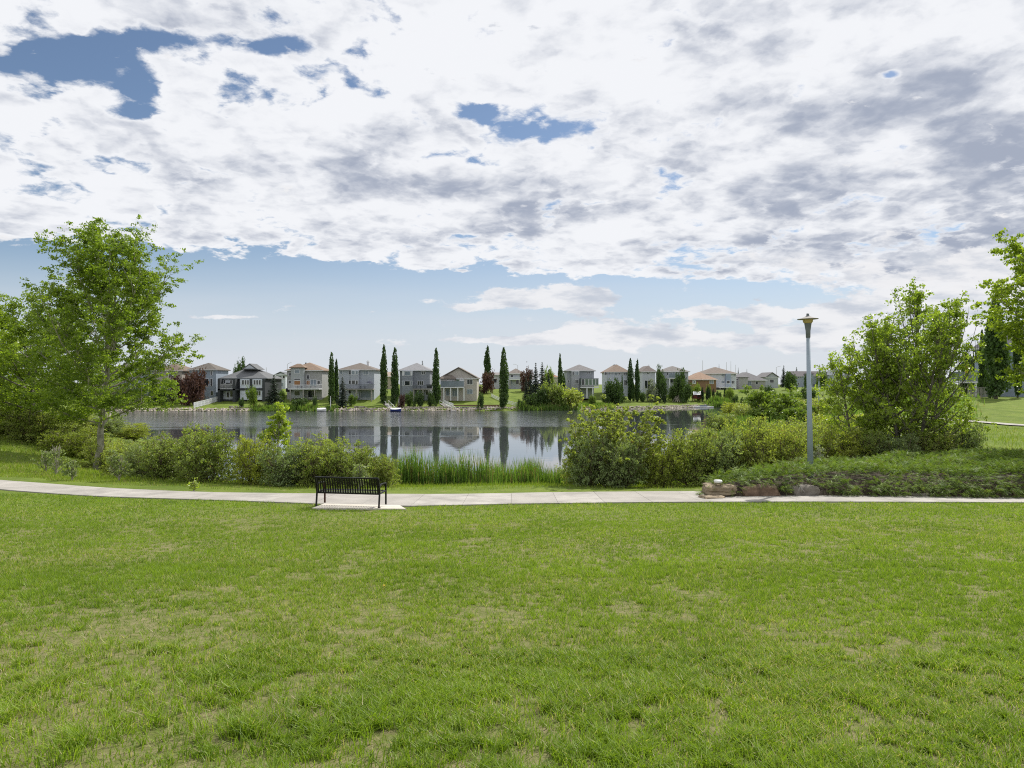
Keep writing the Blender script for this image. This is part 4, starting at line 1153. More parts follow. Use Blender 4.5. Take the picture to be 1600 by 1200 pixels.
house('light grey house with a green glassed sunroom on posts', 216, 886, 928, 579, 617, 569.5, (.34, .355, .385), (.21, .20, .20), D=12,
      bumps=[(892.5, 905, 580, 612, 1.0, (.38, .39, .42)), (905.8, 932.8, 591.2, 602.5, 4.0, (.12, .15, .15))],
      wins=[(894, 896.3, 580.5, 586, 1.0), (898.5, 903, 580.5, 586, 1.0, 'glass_pale', 1), (917.5, 922, 580.5, 584, 0, 'glass', 1), (898.5, 903.3, 593.3, 599.2, 1.0, 'glass', 1), (887.5, 889.5, 594, 598), 
            (907, 910.8, 592.5, 601.5, 4.0, 'glass'), (912.3, 916.8, 592.5, 601.5, 4.0, 'glass_green'), (918.2, 922.5, 592.5, 601.5, 4.0, 'glass_green'), (923.8, 927.7, 592.5, 601.5, 4.0, 'glass_green'), (929, 932, 592.5, 601.5, 4.0, 'glass_green')],
      deck=(905.5, 933, 604.8, 4.1, (915, 924), 'pale', 'white', 602.6))
house('white house with tan brown roof beside the sunroom house', 224, 950, 982, 581, 614, 569.5, (.50, .53, .60), (.25, .19, .15), D=15,
      wins=[(945.5, 948.3, 581.7, 585.7, -1), (951.8, 953.8, 582, 585.5, 0, 'glass_pale'), (960.5, 964.7, 582, 586, 0, 'glass_pale'), (966.5, 969, 583, 585.3), (974.8, 979.2, 581.7, 585.7, 0, 'glass', 1), (974.5, 980, 594, 602, 0, 'glass', 2)], vents=((964.5, .9), (967.5, .9)))
house('white sided house behind the slim dark column poplars', 240, 1004, 1024, 580.5, 612, 571.5, (.50, .52, .57), (.20, .17, .155), D=13,
      wins=[(1011.3, 1013.3, 582, 584.6), (1007.5, 1015.8, 594.5, 607, 0, 'glass', 1)], chim=(1020, 572))
house('grey house with two stacked balconies between the garden trees', 244, 1036, 1075.5, 580.5, 612, 572, (.36, .38, .41), (.20, .185, .175), D=12,
      wins=[(1042, 1044, 582, 586), (1047, 1058, 582.5, 589, 0, 'glass_pale', 2), (1047, 1056, 593, 598, 0, 'glass', 1), (1071.5, 1073, 589, 592)], deck=(1043, 1060, 590.5, 2.6, (1044, 1059), 'glass', 'white', 585))
house('white two storey house with a wide white balcony', 262, 1100, 1150.5, 583.5, 613, 573.5, (.55, .57, .62), (.20, .165, .14), D=14, 
      bumps=[(1133, 1141, 584, 612, .8, (.30, .36, .46))],
      wins=[(1127.3, 1132, 584.3, 588, 0, 'glass_pale', 1), (1127.3, 1132, 595, 599, 0, 'glass_pale', 1), (1134.5, 1139, 595, 599, .8), (1143.5, 1147.5, 595, 600, 0, 'glass', 1), (1145, 1148, 606, 612), (1147, 1149.3, 583.5, 587.5, 0, 'glass_pale')],
      deck=(1119, 1145, 605, 3.4, (1121, 1132, 1142), 'dark', 'white', 599.5))
house('orange brown bungalow with a tan roof by the narrow end of the lake', 250, 1078.5, 1119, 593, 616, 581.5, (.25, .15, .085), (.33, .225, .16), D=12,
      wins=[(1082.3, 1086.8, 594.3, 599.5, 0, 'white'), (1083.7, 1085.5, 595.6, 598.2, .1), (1109, 1114.7, 594, 599.5, 0, 'glass_pale', 1)])
house('beige grey bungalow with long grey roof and small balcony', 268, 1152, 1196, 594, 615, 581.5, (.36, .35, .35), (.175, .17, .175), D=16, kind='hip',
      wins=[(1162, 1164, 596, 600, 0, 'glass_pale'), (1167, 1174, 596, 602, 0, 'glass_pale', 1), (1181, 1184, 596, 600)], deck=(1164.5, 1175.5, 604.5, 2.4, (1165.5, 1174.5), 'dark', 'poledark', 600),
      bumps=[(1152.5, 1166, 590, 615, 2.0, (.38, .37, .37), 1.0)])
house('grey gabled house beyond the beige bungalow', 300, 1197, 1216, 589, 610, 581.5, (.38, .40, .43), (.19, .18, .185), kind='gable_front', D=12, wins=[(1203, 1209, 593, 598)])
house('blue grey duplex with dark roof seen behind the tall lamp post', 360, 1243, 1286, 587.5, 609, 580, (.31, .35, .41), (.10, .09, .095), kind='gable_side', D=14,
      wins=[(1246, 1248.3, 588.5, 591.3), (1249.3, 1251.3, 588.5, 591.3), (1246.5, 1249, 598.5, 601), (1276, 1279, 589, 592), (1269, 1273, 600, 604)], bumps=[(1259, 1270, 584.5, 609, .8, (.31, .35, .41), 1.2)])
house('pale blue house with a small chimney near the far lamp post', 350, 1297, 1332, 586, 608, 575.5, (.38, .43, .50), (.16, .18, .21), D=13, chim=(1298.5, 580), wins=[(1310.5, 1313, 587.5, 592), (1315.5, 1317.5, 587.5, 592), (1302, 1305, 599, 602)])
# house on the right with raised deck
house('grey blue house behind the tall columns of dark poplars', 118, 1534, 1640, 543, 618, 508, (.28, .33, .40), (.13, .13, .14), D=10, yaw=-36,
      wins=[(1540, 1544, 548, 562, 0, 'glass_pale'), (1565, 1578, 556, 575), (1590, 1606, 552, 574, 0, 'glass', 1), (1546, 1554, 570, 592, 0, 'glass'), (1560, 1572, 595, 614, 0, 'glass_pale')],
      deck=(1502, 1556, 596, 4.2, (1507, 1536.5), 'glass', 'white', 580.5))

# ------------------------------------------------------------------ far trees
def column_mesh(seed, Ht, rad, n, leaf):
    rs = np.random.RandomState(seed); t = rs.rand(n) ** .9; a = rs.rand(n) * 2 * PI
    # plumes: overlapping upright spires of different heights make an uneven outline
    nk = 11; P_ = []
    for k in range(nk):
        m_ = n // nk if k else n // 3; q = rs.rand(m_); aa = rs.rand() * 2 * PI; off = rad * rs.uniform(.25, .95) * (k > 0)
        z0 = Ht * (rs.uniform(.02, .55) if k else .04); z1 = Ht * (1. if k == 0 else min(.97, z0 / Ht + rs.uniform(.25, .45)))
        rr = rad * rs.uniform(.42, .72) if k else rad * .85
        pr = rr * np.clip(q * 5 + .25, 0, 1) ** .6 * (1 - q ** 3) ** .7; r = pr * (.35 + .75 * rs.rand(m_) ** .45) + np.abs(rs.normal(size=m_)) * .10; b_ = rs.rand(m_) * 2 * PI
        lx = off * (1 - .5 * q)
        P_.append(np.stack([np.cos(aa) * lx + np.cos(b_) * r, np.sin(aa) * lx + np.sin(b_) * r, z0 + q * (z1 - z0) + rs.normal(size=m_) * .12], -1))
    P_ = np.concatenate(P_)
    a_ = rs.normal(size=P_.shape) * .5 + np.array([0, 0, 1.]); a_ /= np.linalg.norm(a_, axis=1, keepdims=True)
    b_ = rs.normal(size=P_.shape); b_ -= a_ * (a_ * b_).sum(1, keepdims=True); b_ /= np.linalg.norm(b_, axis=1, keepdims=True)
    s_ = (leaf * (.6 + .8 * rs.rand(len(P_))))[:, None]
    V = np.stack([P_ - a_ * s_ * .7, P_ + b_ * s_ * .4, P_ + a_ * s_ * .7, P_ - b_ * s_ * .4], 1).reshape(-1, 3)
    b = MB(); b.tube([(0, 0, -.3), (0, 0, Ht * .3), (.05, 0, Ht * .9)], [.22, .15, .03], 6)
    return b.mesh('trunk', M['bark'], True), V


COLM = []
for i in range(9):
    tm, V = column_mesh(80 + i, 12., .95, 3600, .28); COLM.append((tm, np_mesh('crown', V, 4, M['column'])))
CED = []
for i in range(2):
    tm, V = column_mesh(90 + i, 3., .62, 1100, .16); CED.append((tm, np_mesh('crown', V, 4, M['cedar'])))


def far_y(px, Y):
    if 980 <= px <= 1150 and 185 <= Y <= 230: Y += 22
    elif 935 <= px < 980 and 195 <= Y < 215: Y += 10
    for _ in range(30):
        if h1((px - 800) / F * Y, Y) > .45: break
        Y += 1.
    return Y


def column(v, px, ybase, ytop, wpx, label, Y=None, name='columnar_poplar', src=None, cat='tree', group='columnar poplars around the lake'):
    src = src or COLM
    Y = far_y(px, Y); p = pos(px, Y)
    Yv = p[1]; zt = CAMZ + (600 - ytop) / F * Yv; Ht = zt - p[2]; w0 = 1.9 if src is COLM else 1.24; h0 = 12. if src is COLM else 3.
    o = thing(name, label, cat, p, (px * 3.3) % 6.28, (mt(wpx, Yv) / w0 * .92, mt(wpx, Yv) / w0 * .92, Ht / h0), group)
    link('trunk', src[v % len(src)][0], o); link('crown', src[v % len(src)][1], o, kind='stuff')
    return o


YC = 197
for a in [(0, 518, 0, 551, 11, 'left of the close pair of column poplars before the pale grey house', YC), (1, 525.5, 0, 562, 8, 'shorter right one of the close pair of column poplars', YC + 2),
          (2, 600, 0, 540, 12, 'darkest and tallest column poplar at the top of the boat ramp', YC - 1), (3, 617, 0, 544, 13, 'column poplar against the left edge of the slate grey house', YC - 2), (0, 681.5, 0, 545, 13, 'column poplar between the slate grey house and the beige gabled house', YC - 2),
          (1, 762, 0, 541, 11, 'thin pale column poplar rising behind the purple leaved tree', 240), (2, 787, 0, 544, 15, 'lone broad column poplar on the open far lawn', 192), (3, 875, 0, 553, 8, 'column poplar at the corner of the sunroom house', 200), (0, 880.5, 0, 583, 5.5, 'short dark column poplar tucked beside the sunroom house corner', 201),
          (1, 985, 0, 560, 9, 'left of two slim column poplars in front of the white sided house', 200), (2, 996, 0, 562, 8, 'right of two slim column poplars in front of the white sided house', 199), (3, 972, 0, 586, 3.5, 'thin short column poplar before the white house with tan brown roof', 203),
          (1, 1556, 0, 462, 29, 'massive dark column poplar in front of the grey blue house', 104), (0, 1534.5, 0, 517, 10, 'slim pale column poplar beside the raised deck', 112), (3, 1546, 0, 500, 12, 'slim column poplar pressed against the massive dark one', 110),
          (2, 1470, 0, 498, 14, 'column poplar showing behind the crown of the many stemmed poplar', 118), (0, 1590, 0, 480, 14, 'column poplar half hidden by the overhanging poplar branches', 108),
          (1, 989.5, 0, 596, 5, 'small column poplar squeezed between the two slim ones', 198)]:
    column(int(a[1] * 7) % 9, a[1], None, a[3], a[4], a[5], a[6])
for a in [(0, 1030, 0, 615, 5, 'left of the two small dark cedars near the silvery tree', 198), (1, 1038.5, 0, 615.5, 5.5, 'right of the two small dark cedars near the silvery tree', 198), (0, 1106, 0, 604, 6, 'cedar just right of the red playhouse', 206), (1, 1115, 0, 608, 5, 'cedar right of the cedar by the playhouse', 207),
          (0, 1132.5, 0, 606.5, 4, 'lone dark cedar below the wide white balcony', 214), (1, 1004.5, 0, 616, 6, 'dark cedar at the foot of the slim column poplars', 199), (0, 1097.5, 0, 606, 5, 'dark cedar behind the red playhouse roof', 207)]:
    column(a[0], a[1], None, a[3], a[4], a[5], a[6], name='cedar', src=CED, cat='cedar', group='small cedars on the far shore')


def spruce_mesh(seed, Ht, rad, n, s0=.5):
    rs = np.random.RandomState(seed); b = MB(); b.tube([(0, 0, -.3), (0, 0, Ht)], [.18, .02], 6)
    V = []
    tiers = 22
    for k in range(tiers):
        t = (k + .5) / tiers; z = Ht * (.07 + .92 * t); Rr = rad * (1 - t) ** .85 * (1 + .12 * rs.normal()); nb = int(7 + 11 * (1 - t))
        for j in range(nb):
            a = rs.rand() * 2 * PI; L = Rr * rs.uniform(.75, 1.15)
            m_ = max(4, int(L / s0 * 10))
            u = rs.rand(m_); x = np.cos(a) * L * u; y = np.sin(a) * L * u; zz = z - .25 * L * u + rs.normal(size=m_) * .05
            Pn = np.stack([x + rs.normal(size=m_) * .09, y + rs.normal(size=m_) * .09, zz], -1)
            d = np.stack([np.cos(a + rs.normal(size=m_) * .6), np.sin(a + rs.normal(size=m_) * .6), -.45 + rs.normal(size=m_) * .2], -1)
            side = np.stack([-d[:, 1], d[:, 0], rs.normal(size=m_) * .4], -1); sz = s0 * rs.uniform(.5, 1., m_)[:, None]
            V.append(np.stack([Pn - d * sz * .4, Pn + side * sz * .22, Pn + d * sz * .6, Pn - side * sz * .22], 1).reshape(-1, 3))
    return b.mesh('trunk', M['bark'], True), np.concatenate(V)


SPR = []
for i in range(3):
    tm, V = spruce_mesh(100 + i, 8., 2.3, 0, .42); SPR.append((tm, np_mesh('crown', V, 4, M['spruce'])))
def spruce(v, px, Y, ytop, wpx, label):
    p = pos(px, Y); Ht = CAMZ + (600 - ytop) / F * Y - p[2]; w_ = mt(wpx, Y) / 3.3
    o = thing('spruce_tree', label, 'tree', p, px % 6, (w_, w_, Ht / 8.), 'spruces around the lake')
    link('trunk', SPR[v][0], o); link('crown', SPR[v][1], o, kind='stuff')
for a in [(0, 535, 190, 588, 18, 'blue grey spruce in front of the long deck house'), (1, 428, 190, 585, 24, 'dark green fir right of the charcoal and white bungalow'), (0, 847, 203, 565, 18, 'tallest of the spruce group on the far shore'),
          (1, 837, 205, 566, 16, 'second spruce of the group, just left of the tallest'), (2, 829.5, 207, 577, 12, 'third spruce of the group, narrow and dark'), (0, 822, 208, 587, 10, 'smallest spruce at the left end of the spruce group'),
          (2, 857, 205, 577, 12, 'spruce on the right flank of the group'), (1, 1224.5, 340, 570.5, 10, 'dark spruce over the grey gabled house'), (2, 1244.5, 420, 573, 8, 'thin spruce over the end of the dark roofed duplex'),
          (0, 1281, 430, 573.5, 11, 'spruce showing above the roof of the dark roofed duplex'), (1, 660, 262, 563, 11, 'spruce top above the light grey roof'), (2, 1123.5, 330, 568.5, 4, 'thin spruce top above the wide white house'),
          (0, 1153.5, 345, 574, 4, 'spruce top where white house and beige bungalow meet'), (1, 1167, 350, 576, 4, 'little spruce top above the beige bungalow'), (2, 1520, 150, 556, 12, 'dark spruce behind the raised deck'), (0, 1316, 420, 573, 7, 'spruce above the pale blue house')]: spruce(*a)

BUS = {}
for i, k in enumerate(['bush', 'bush_light', 'silver', 'plum', 'willow']):
    rs = np.random.RandomState(120 + i); n = 3000
    cen = rs.normal(size=(26, 3)) * np.array([.55, .55, .38]) + np.array([0, 0, 1.0])
    P_ = cen[rs.randint(0, 26, n)] + rs.normal(size=(n, 3)) * .24
    P_[:, 2] = np.abs(P_[:, 2])
    b = MB()
    for q in range(6): a = q * 1.05; b.tube([(0, 0, -.2), (math.cos(a) * .25, math.sin(a) * .25, .6), (math.cos(a) * .6, math.sin(a) * .6, 1.3)], [.05, .035, .012], 5)
    BUS[k] = (b.mesh('stems', M['twig'], True), np_mesh('foliage', leaf_quads(P_, .20, rs), 4, M[k]))
def bush(k, px, Y, ytop, wpx, label, name='garden_bush', cat='bush', base=None):
    Y = far_y(px, Y); p = pos(px, Y); Ht = (CAMZ + (600 - ytop) / F * Y - p[2]) / 2.0; w_ = mt(wpx, Y) / 2.6
    o = thing(name, label, cat, p, (px * 1.7) % 6.28, (w_, w_, Ht), 'garden bushes and small trees on the far shore')
    link('stems', BUS[k][0], o); link('foliage', BUS[k][1], o, kind='stuff')
for a in [('bush_light', 396, 190, 604, 15, 'round light green little tree on the lawn before the charcoal bungalow', 'garden_tree', 'tree'), ('bush_light', 549, 193, 616, 11, 'light green bush beside the blue grey spruce'),
          ('bush', 378, 190, 622, 9, 'low bush on the lawn left of the round little tree'), ('bush', 470, 186, 623, 26, 'wide dark hedge bush before the orange roofed house'), ('bush', 492, 184, 620, 7, 'small dark bush on the lawn under the orange roofed house'),
          ('plum', 302, 195, 580, 28, 'dark purple plum tree between the poplar and the blue grey house', 'plum_tree', 'tree'), ('plum', 286, 200, 588, 30, 'second purple plum tree half hidden by poplar leaves', 'plum_tree', 'tree'),
          ('plum', 760, 222, 582, 19, 'purple leaved tree behind the open lawn left of the lone column poplar', 'plum_tree', 'tree'), ('plum', 822, 230, 578, 18, 'reddish tree between the grey brown roof and the spruces', 'plum_tree', 'tree'),
          ('bush', 378, 262, 562, 15, 'leafy tree showing above the roof left of the bungalow gable', 'garden_tree', 'tree'), ('bush', 370, 258, 572, 12, 'lower leafy tree beside the bungalow roof', 'garden_tree', 'tree'),
          ('bush_light', 440, 200, 610, 12, 'flowering pale bush right of the dark fir'), ('bush', 846, 195, 608, 22, 'rounded bush at the foot of the spruces on the water edge'), ('willow', 868, 190, 594, 34, 'large round grey green willow on the far water edge', 'willow_tree', 'tree'),
          ('willow', 895, 190, 604, 36, 'second large round willow on the far water edge', 'willow_tree', 'tree'), ('bush', 832, 190, 616, 20, 'dark bush at the left end of the far willow group'), ('bush_light', 880, 187, 616, 26, 'light green bush low between the two round willows'),
          ('bush_light', 858, 212, 575, 16, 'loose leaved tree right of the tallest spruce', 'garden_tree', 'tree'), ('bush', 957, 203, 594, 27, 'broad dark green tree before the white house with tan roof', 'garden_tree', 'tree'), ('bush', 965, 201, 600, 20, 'darker half of the broad green tree group'),
          ('bush_light', 925, 202, 617, 10, 'small bright bush below the sunroom posts'), ('bush', 946, 200, 618, 12, 'small dark bush at the foot of the broad green tree'), ('silver', 1018, 202, 601, 21, 'silvery grey leaved round tree on the far shore', 'silver_tree', 'tree'),
          ('bush', 1030, 205, 575, 15, 'tall ragged dark tree right of the white sided house', 'garden_tree', 'tree'), ('bush', 1036, 203, 590, 16, 'lower dark tree beside the ragged one', 'garden_tree', 'tree'), ('bush', 1065, 208, 580, 20, 'dark tree in front of the grey house with balconies', 'garden_tree', 'tree'), ('bush', 1070, 205, 596, 20, 'dense dark bush left of the red playhouse'),
          ('bush', 1054, 206, 600, 16, 'dark bush between the cedars and the log pile'), ('bush_light', 1090, 210, 600, 14, 'light green bush behind the red playhouse'), ('bush_light', 1108, 210, 602, 7, 'bright bush against the orange brown wall'), ('bush', 1003, 199, 612, 12, 'dark bush at the foot of the white sided house'),
          ('bush_light', 1141, 205, 606, 12, 'small light tree on the lawn below the wide balcony', 'garden_tree', 'tree'), ('bush', 1122, 210, 612, 10, 'low bush right of the cedars'), ('bush', 1150, 195, 618, 12, 'low bush on the far right lawn edge'), ('bush', 1162, 180, 622, 12, 'dark bush near the narrow end of the lake'),
          ('bush', 1233, 250, 583, 20, 'dark green tree left of the duplex', 'garden_tree', 'tree'), ('bush', 1262, 262, 586, 12, 'slender green tree before the duplex front', 'garden_tree', 'tree'), ('bush_light', 1285, 240, 578, 15, 'pale green tree behind the far lamp post', 'garden_tree', 'tree'), ('bush', 1300, 220, 605, 20, 'round bush right of the far lamp post'),
          ('bush', 1262, 200, 606, 24, 'green bush behind the tall lamp post on the far grass'), ('bush_light', 1240, 180, 612, 22, 'light bush left of the tall lamp post on the far grass'), ('bush', 1322, 200, 604, 22, 'bush at the left fringe of the young poplars'), ('bush', 1200, 230, 604, 18, 'bush in front of the grey gabled house'),
          ('bush', 1180, 210, 612, 18, 'bush at the corner of the beige bungalow lawn'), ('bush_light', 1225, 150, 618, 30, 'wide light green bush beyond the marsh tree'), ('willow', 1285, 150, 622, 34, 'grey green bush just behind the far lamp post'), ('bush', 1340, 140, 616, 40, 'green bush behind the slimmer young poplar'),
          ('bush', 1510, 140, 548, 26, 'round tree behind the raised deck', 'garden_tree', 'tree'), ('bush', 1390, 150, 580, 60, 'tree mass showing through the young poplar', 'garden_tree', 'tree'), ('bush', 1440, 145, 585, 60, 'second tree mass showing through the young poplar', 'garden_tree', 'tree'),
          ('bush', 205, 196, 606, 30, 'garden bush below the hidden blue grey house'), ('bush', 250, 196, 604, 30, 'garden bush below the hidden tan house'), ('bush', 150, 200, 600, 40, 'garden tree far behind the pale barked trunk', 'garden_tree', 'tree'), ('bush', 90, 200, 592, 60, 'wide tree behind the two big poplars', 'garden_tree', 'tree'), ('bush', 20, 190, 588, 60, 'tree beyond the far path bend on the far shore', 'garden_tree', 'tree'),
          ('bush', 640, 193, 613, 14, 'low dark bush in the rock garden under the rounded bay'), ('bush', 656, 192, 613, 16, 'low bush in the middle of the rock garden'), ('bush', 672, 192, 613, 12, 'low bush at the right end of the rock garden'), ('plum', 627, 190, 617, 9, 'pinkish flowering bush beside the white garden arch'), ('bush', 752, 190, 614, 9, 'dark bush on the lawn right of the beige house'), ('bush', 812, 189, 625, 12, 'bush by the white diagonal fence')]:
    bush(*a)

# ------------------------------------------------------------------ far shore details
def riprap():
    rs = np.random.RandomState(3); V = []
    L = LAKE * S
    far = [(-100, 159), (-74, 159.5), (-40, 160), (-10, 162.5), (5, 165.5), (18, 169), (33, 175.5), (45, 184), (54, 189), (62, 188)]
    far = np.array(far) * S; cum = np.r_[0, np.cumsum(np.hypot(*np.diff(far, axis=0).T))]
    n = 2600; t = rs.rand(n) * cum[-1]; x = np.interp(t, cum, far[:, 0]); y = np.interp(t, cum, far[:, 1]) + rs.rand(n) ** 1.3 * 2.0 - .25
    z = np.maximum(H(x, y), 0); s_ = .16 + .26 * rs.rand(n)
    wide = (x > -10) & (x < 8); y = np.where(wide, y + rs.rand(n) * 3., y); z = np.maximum(H(x, y), 0)
    b = []
    base = np.array([(1, 0, 0), (0, 1, 0), (-1, 0, 0), (0, -1, 0), (0, 0, .8), (0, 0, -.5)], float)
    tri = [(0, 1, 4), (1, 2, 4), (2, 3, 4), (3, 0, 4), (1, 0, 5), (2, 1, 5), (3, 2, 5), (0, 3, 5)]
    j = base[None] * s_[:, None, None] * (1 + .3 * rs.normal(size=(n, 6, 3)))
    ang = rs.rand(n) * 6.28; c, s2 = np.cos(ang), np.sin(ang)
    xr = j[:, :, 0] * c[:, None] - j[:, :, 1] * s2[:, None]; yr = j[:, :, 0] * s2[:, None] + j[:, :, 1] * c[:, None]
    Pn = np.stack([xr + x[:, None], yr + y[:, None], j[:, :, 2] + z[:, None] + .05], -1)
    V = np.stack([Pn[:, list(f)] for f in tri], 1).reshape(-1, 3)
    link('shore_rocks', np_mesh('shore_rocks', V, 3, M['stone_pale']), kind='stuff', label='pale rocks lining the far water edge')


riprap()


def fence(label, pts, hgt, m, step=1.8, name='fence', board=True):
    """stepped/sloping fence following the ground through photo points"""
    W_ = [at(px, py, 60) if Y is None else pos(px, Y) for (px, py, Y) in pts]
    o = thing(name, label, 'fence', W_[0])
    O = Vector(W_[0])
    for p, q in zip(W_[:-1], W_[1:]):
        n = max(1, int(math.dist(p[:2], q[:2]) / step))
        for i in range(n + 1):
            x = p[0] + (q[0] - p[0]) * i / n; y = p[1] + (q[1] - p[1]) * i / n; z = h1(x, y)
            b = MB(); b.box(-.06, .06, -.06, .06, -.2, hgt + .05); link('post', b.mesh('post', M[m]), o, (x - O.x, y - O.y, z - O.z))
            if i < n:
                x2 = p[0] + (q[0] - p[0]) * (i + 1) / n; y2 = p[1] + (q[1] - p[1]) * (i + 1) / n; z2 = h1(x2, y2); b = MB()
                A, B = Vector((x - O.x, y - O.y, z - O.z)), Vector((x2 - O.x, y2 - O.y, z2 - O.z))
                for hz in (.15, hgt * .55, hgt): b.bar(A + Vector((0, 0, hz)), B + Vector((0, 0, hz)), .05, .09)
                for k in range(9):
                    t = (k + .5) / 9; c = A.lerp(B, t); b.bar(c + Vector((0, 0, .15)), c + Vector((0, 0, hgt)), .10 if board else .03, .03)
                link('panel', b.mesh('panel', M[m]), o)
    return o


fence('long white fence sloping down to the water beside the blue grey house', [(345, 0, 204), (303, 0, 188)], 1.5, 'white')
fence('pale fence running diagonally down the open lawn to the water', [(768, 0, 214), (788, 0, 204), (815, 0, 194)], 1.0, 'white', board=False)
fence('white railing on the slope by the beige house steps', [(692, 0, 199), (708, 0, 190)], 1.3, 'white', board=False)
fence('grey picket fence under the raised deck', [(1513, 0, 107), (1552, 0, 107)], 1.6, 'greywood')
fence('low pale rail crossing the marsh behind the far lamp post', [(1262, 0, 138), (1312, 0, 138)], .5, 'greywood', step=3, board=False)


def ramp(label, p0, p1, w):
    A, B = Vector(p0), Vector(p1); o = thing('ramp', label, 'ramp', tuple(A)); b = MB(); C_ = B - A
    nrm = Vector((-C_.y, C_.x, 0)).normalized() * w / 2
    b.add([-nrm + Vector((0, 0, .25)), nrm + Vector((0, 0, .25)), C_ + nrm + Vector((0, 0, .25)), C_ - nrm + Vector((0, 0, .25)), -nrm - Vector((0, 0, .3)), nrm - Vector((0, 0, .3)), C_ + nrm - Vector((0, 0, .3)), C_ - nrm - Vector((0, 0, .3))],
          [(0, 1, 2, 3), (0, 4, 5, 1), (1, 5, 6, 2), (2, 6, 7, 3), (3, 7, 4, 0)])
    link('walkway', b.mesh('walkway', M['greywood']), o)
    b = MB()
    for s_ in (-1, 1):
        b.bar(nrm * s_ + Vector((0, 0, 1.1)), C_ + nrm * s_ + Vector((0, 0, 1.1)), .07)
        for k in range(5): q = C_ * (k / 4) + nrm * s_; b.bar(q, q + Vector((0, 0, 1.1)), .07)
    link('handrail', b.mesh('handrail', M['white']), o)


def wpt(px, Y, dz=0): return pos(px, Y, dz)
ramp('white railed boat ramp running down to the blue and white boat', wpt(603.5, 197, .1), wpt(613.5, 186.3, .2), 1.3)
ramp('wooden steps walkway descending beside the beige gabled house', wpt(690, 198, .1), wpt(709, 187.3, .2), 1.2)


def boat(label, px, Y, L, top, hull, rz=0., flip=False):
    o = thing('boat', label, 'boat', ((px - 800) / F * Y, Y, .0), rz, 1., 'small boats on the far shore')
    b = MB(); n = 9; rings = []
    for i in range(n):
        t = i / (n - 1); x = (t - .5) * L; w_ = .75 * math.sin(PI * (t * .82 + .12)) ** .6; zt = .55 + .18 * (t - .4) ** 2 * 4
        rings.append([(x, -w_, zt), (x, -w_ * .8, .15), (x, 0, -.12), (x, w_ * .8, .15), (x, w_, zt)])
    for r_ in rings: b.v += r_
    for i in range(n - 1):
        for k in range(4): a = i * 5 + k; b.f.append((a, a + 5, a + 6, a + 1))
    b.f.append((0, 1, 2, 3, 4)); b.f.append(tuple((n - 1) * 5 + k for k in (4, 3, 2, 1, 0)))
    link('hull', b.mesh('hull', M[hull], True), o)
    b = MB()
    for i in range(n):
        t = i / (n - 1); x = (t - .5) * L * .98; w_ = .74 * math.sin(PI * (t * .82 + .12)) ** .6
        for k in range(5): u = -1 + k * .5; b.v.append((x, w_ * u, .58 + .42 * (1 - u * u) * math.sin(PI * (.15 + .7 * t)) + .15 * (t - .4) ** 2 * 4))
    for i in range(n - 1):
        for k in range(4): a = i * 5 + k; b.f.append((a, a + 1, a + 6, a + 5))
    link('cover', b.mesh('cover', M[top], True), o)


boat('blue hulled boat with a white cover at the foot of the ramp', 618.5, 184.2, 2.9, 'boat_white', 'boat_blue')
boat('white rowing boat with rounded white cover resting among the far reeds', 502.5, 184.0, 2.4, 'boat_white', 'boat_white')


def prim(name, label, cat, loc, mb, m, rz=0., group=None, **parts):
    o = link(name, mb.mesh(name, M[m]), None, loc, rz, label=label, category=cat)
    if group: o['group'] = group
    return o


# white posts, masts, flag poles
def mast(px, Y, ytop, label, r=.08, m='greywood', name='mast', arm=None):
    p = pos(px, Y); Ht = CAMZ + (600 - ytop) / F * Y - p[2]; b = MB(); b.tube([(0, 0, 0), (0, 0, Ht)], [r, r * .5], 6)
    if arm: b.tube([(0, 0, Ht), (arm * .6, 0, Ht + .5), (arm, 0, Ht + .55)], [r * .5, r * .4, r * .5], 5)
    prim(name, label, 'pole', p, b, m, group='poles and masts beyond the houses' if name == 'mast' else None)


mast(516.5, 186.3, 619, 'white post standing in the reeds at the far water edge', .16, 'white', 'white_post')
for (px, Y, yt, lb, arm) in [(416, 255, 574, 'thin roof mast between the bungalow roof and dark fir', None), (449, 265, 569, 'thin curved street light left of the orange brown roof', 1.6), (1098, 330, 563, 'tall thin mast above the orange brown bungalow', None), (1135, 400, 566, 'thin mast above the right slope of the white house', None),
                         (1142, 400, 564, 'thickest thin mast of the group over the white house', None), (1149.5, 400, 570, 'shortest thin mast at the end of the group', None), (809, 300, 571, 'curved street light above the grey brown roof', -2.), (1213, 330, 574, 'curved street light over the grey gabled house', 2.)]:
    mast(px, Y, yt, lb, .13, 'greywood', 'mast' if arm is None else 'street_light', arm)
# garden arch
b = MB(); b.tube([(-.75, 0, 0), (-.75, 0, 1.9), (-.5, 0, 2.45), (0, 0, 2.65), (.5, 0, 2.45), (.75, 0, 1.9), (.75, 0, 0)], .13, 6); b.tube([(-.75, .6, 0), (-.75, .6, 1.9), (-.5, .6, 2.45), (0, .6, 2.65), (.5, .6, 2.45), (.75, .6, 1.9), (.75, .6, 0)], .13, 6)
prim('garden_arch', 'white garden arch in front of the slate grey house', 'arch', pos(627.5, 194), b, 'white')
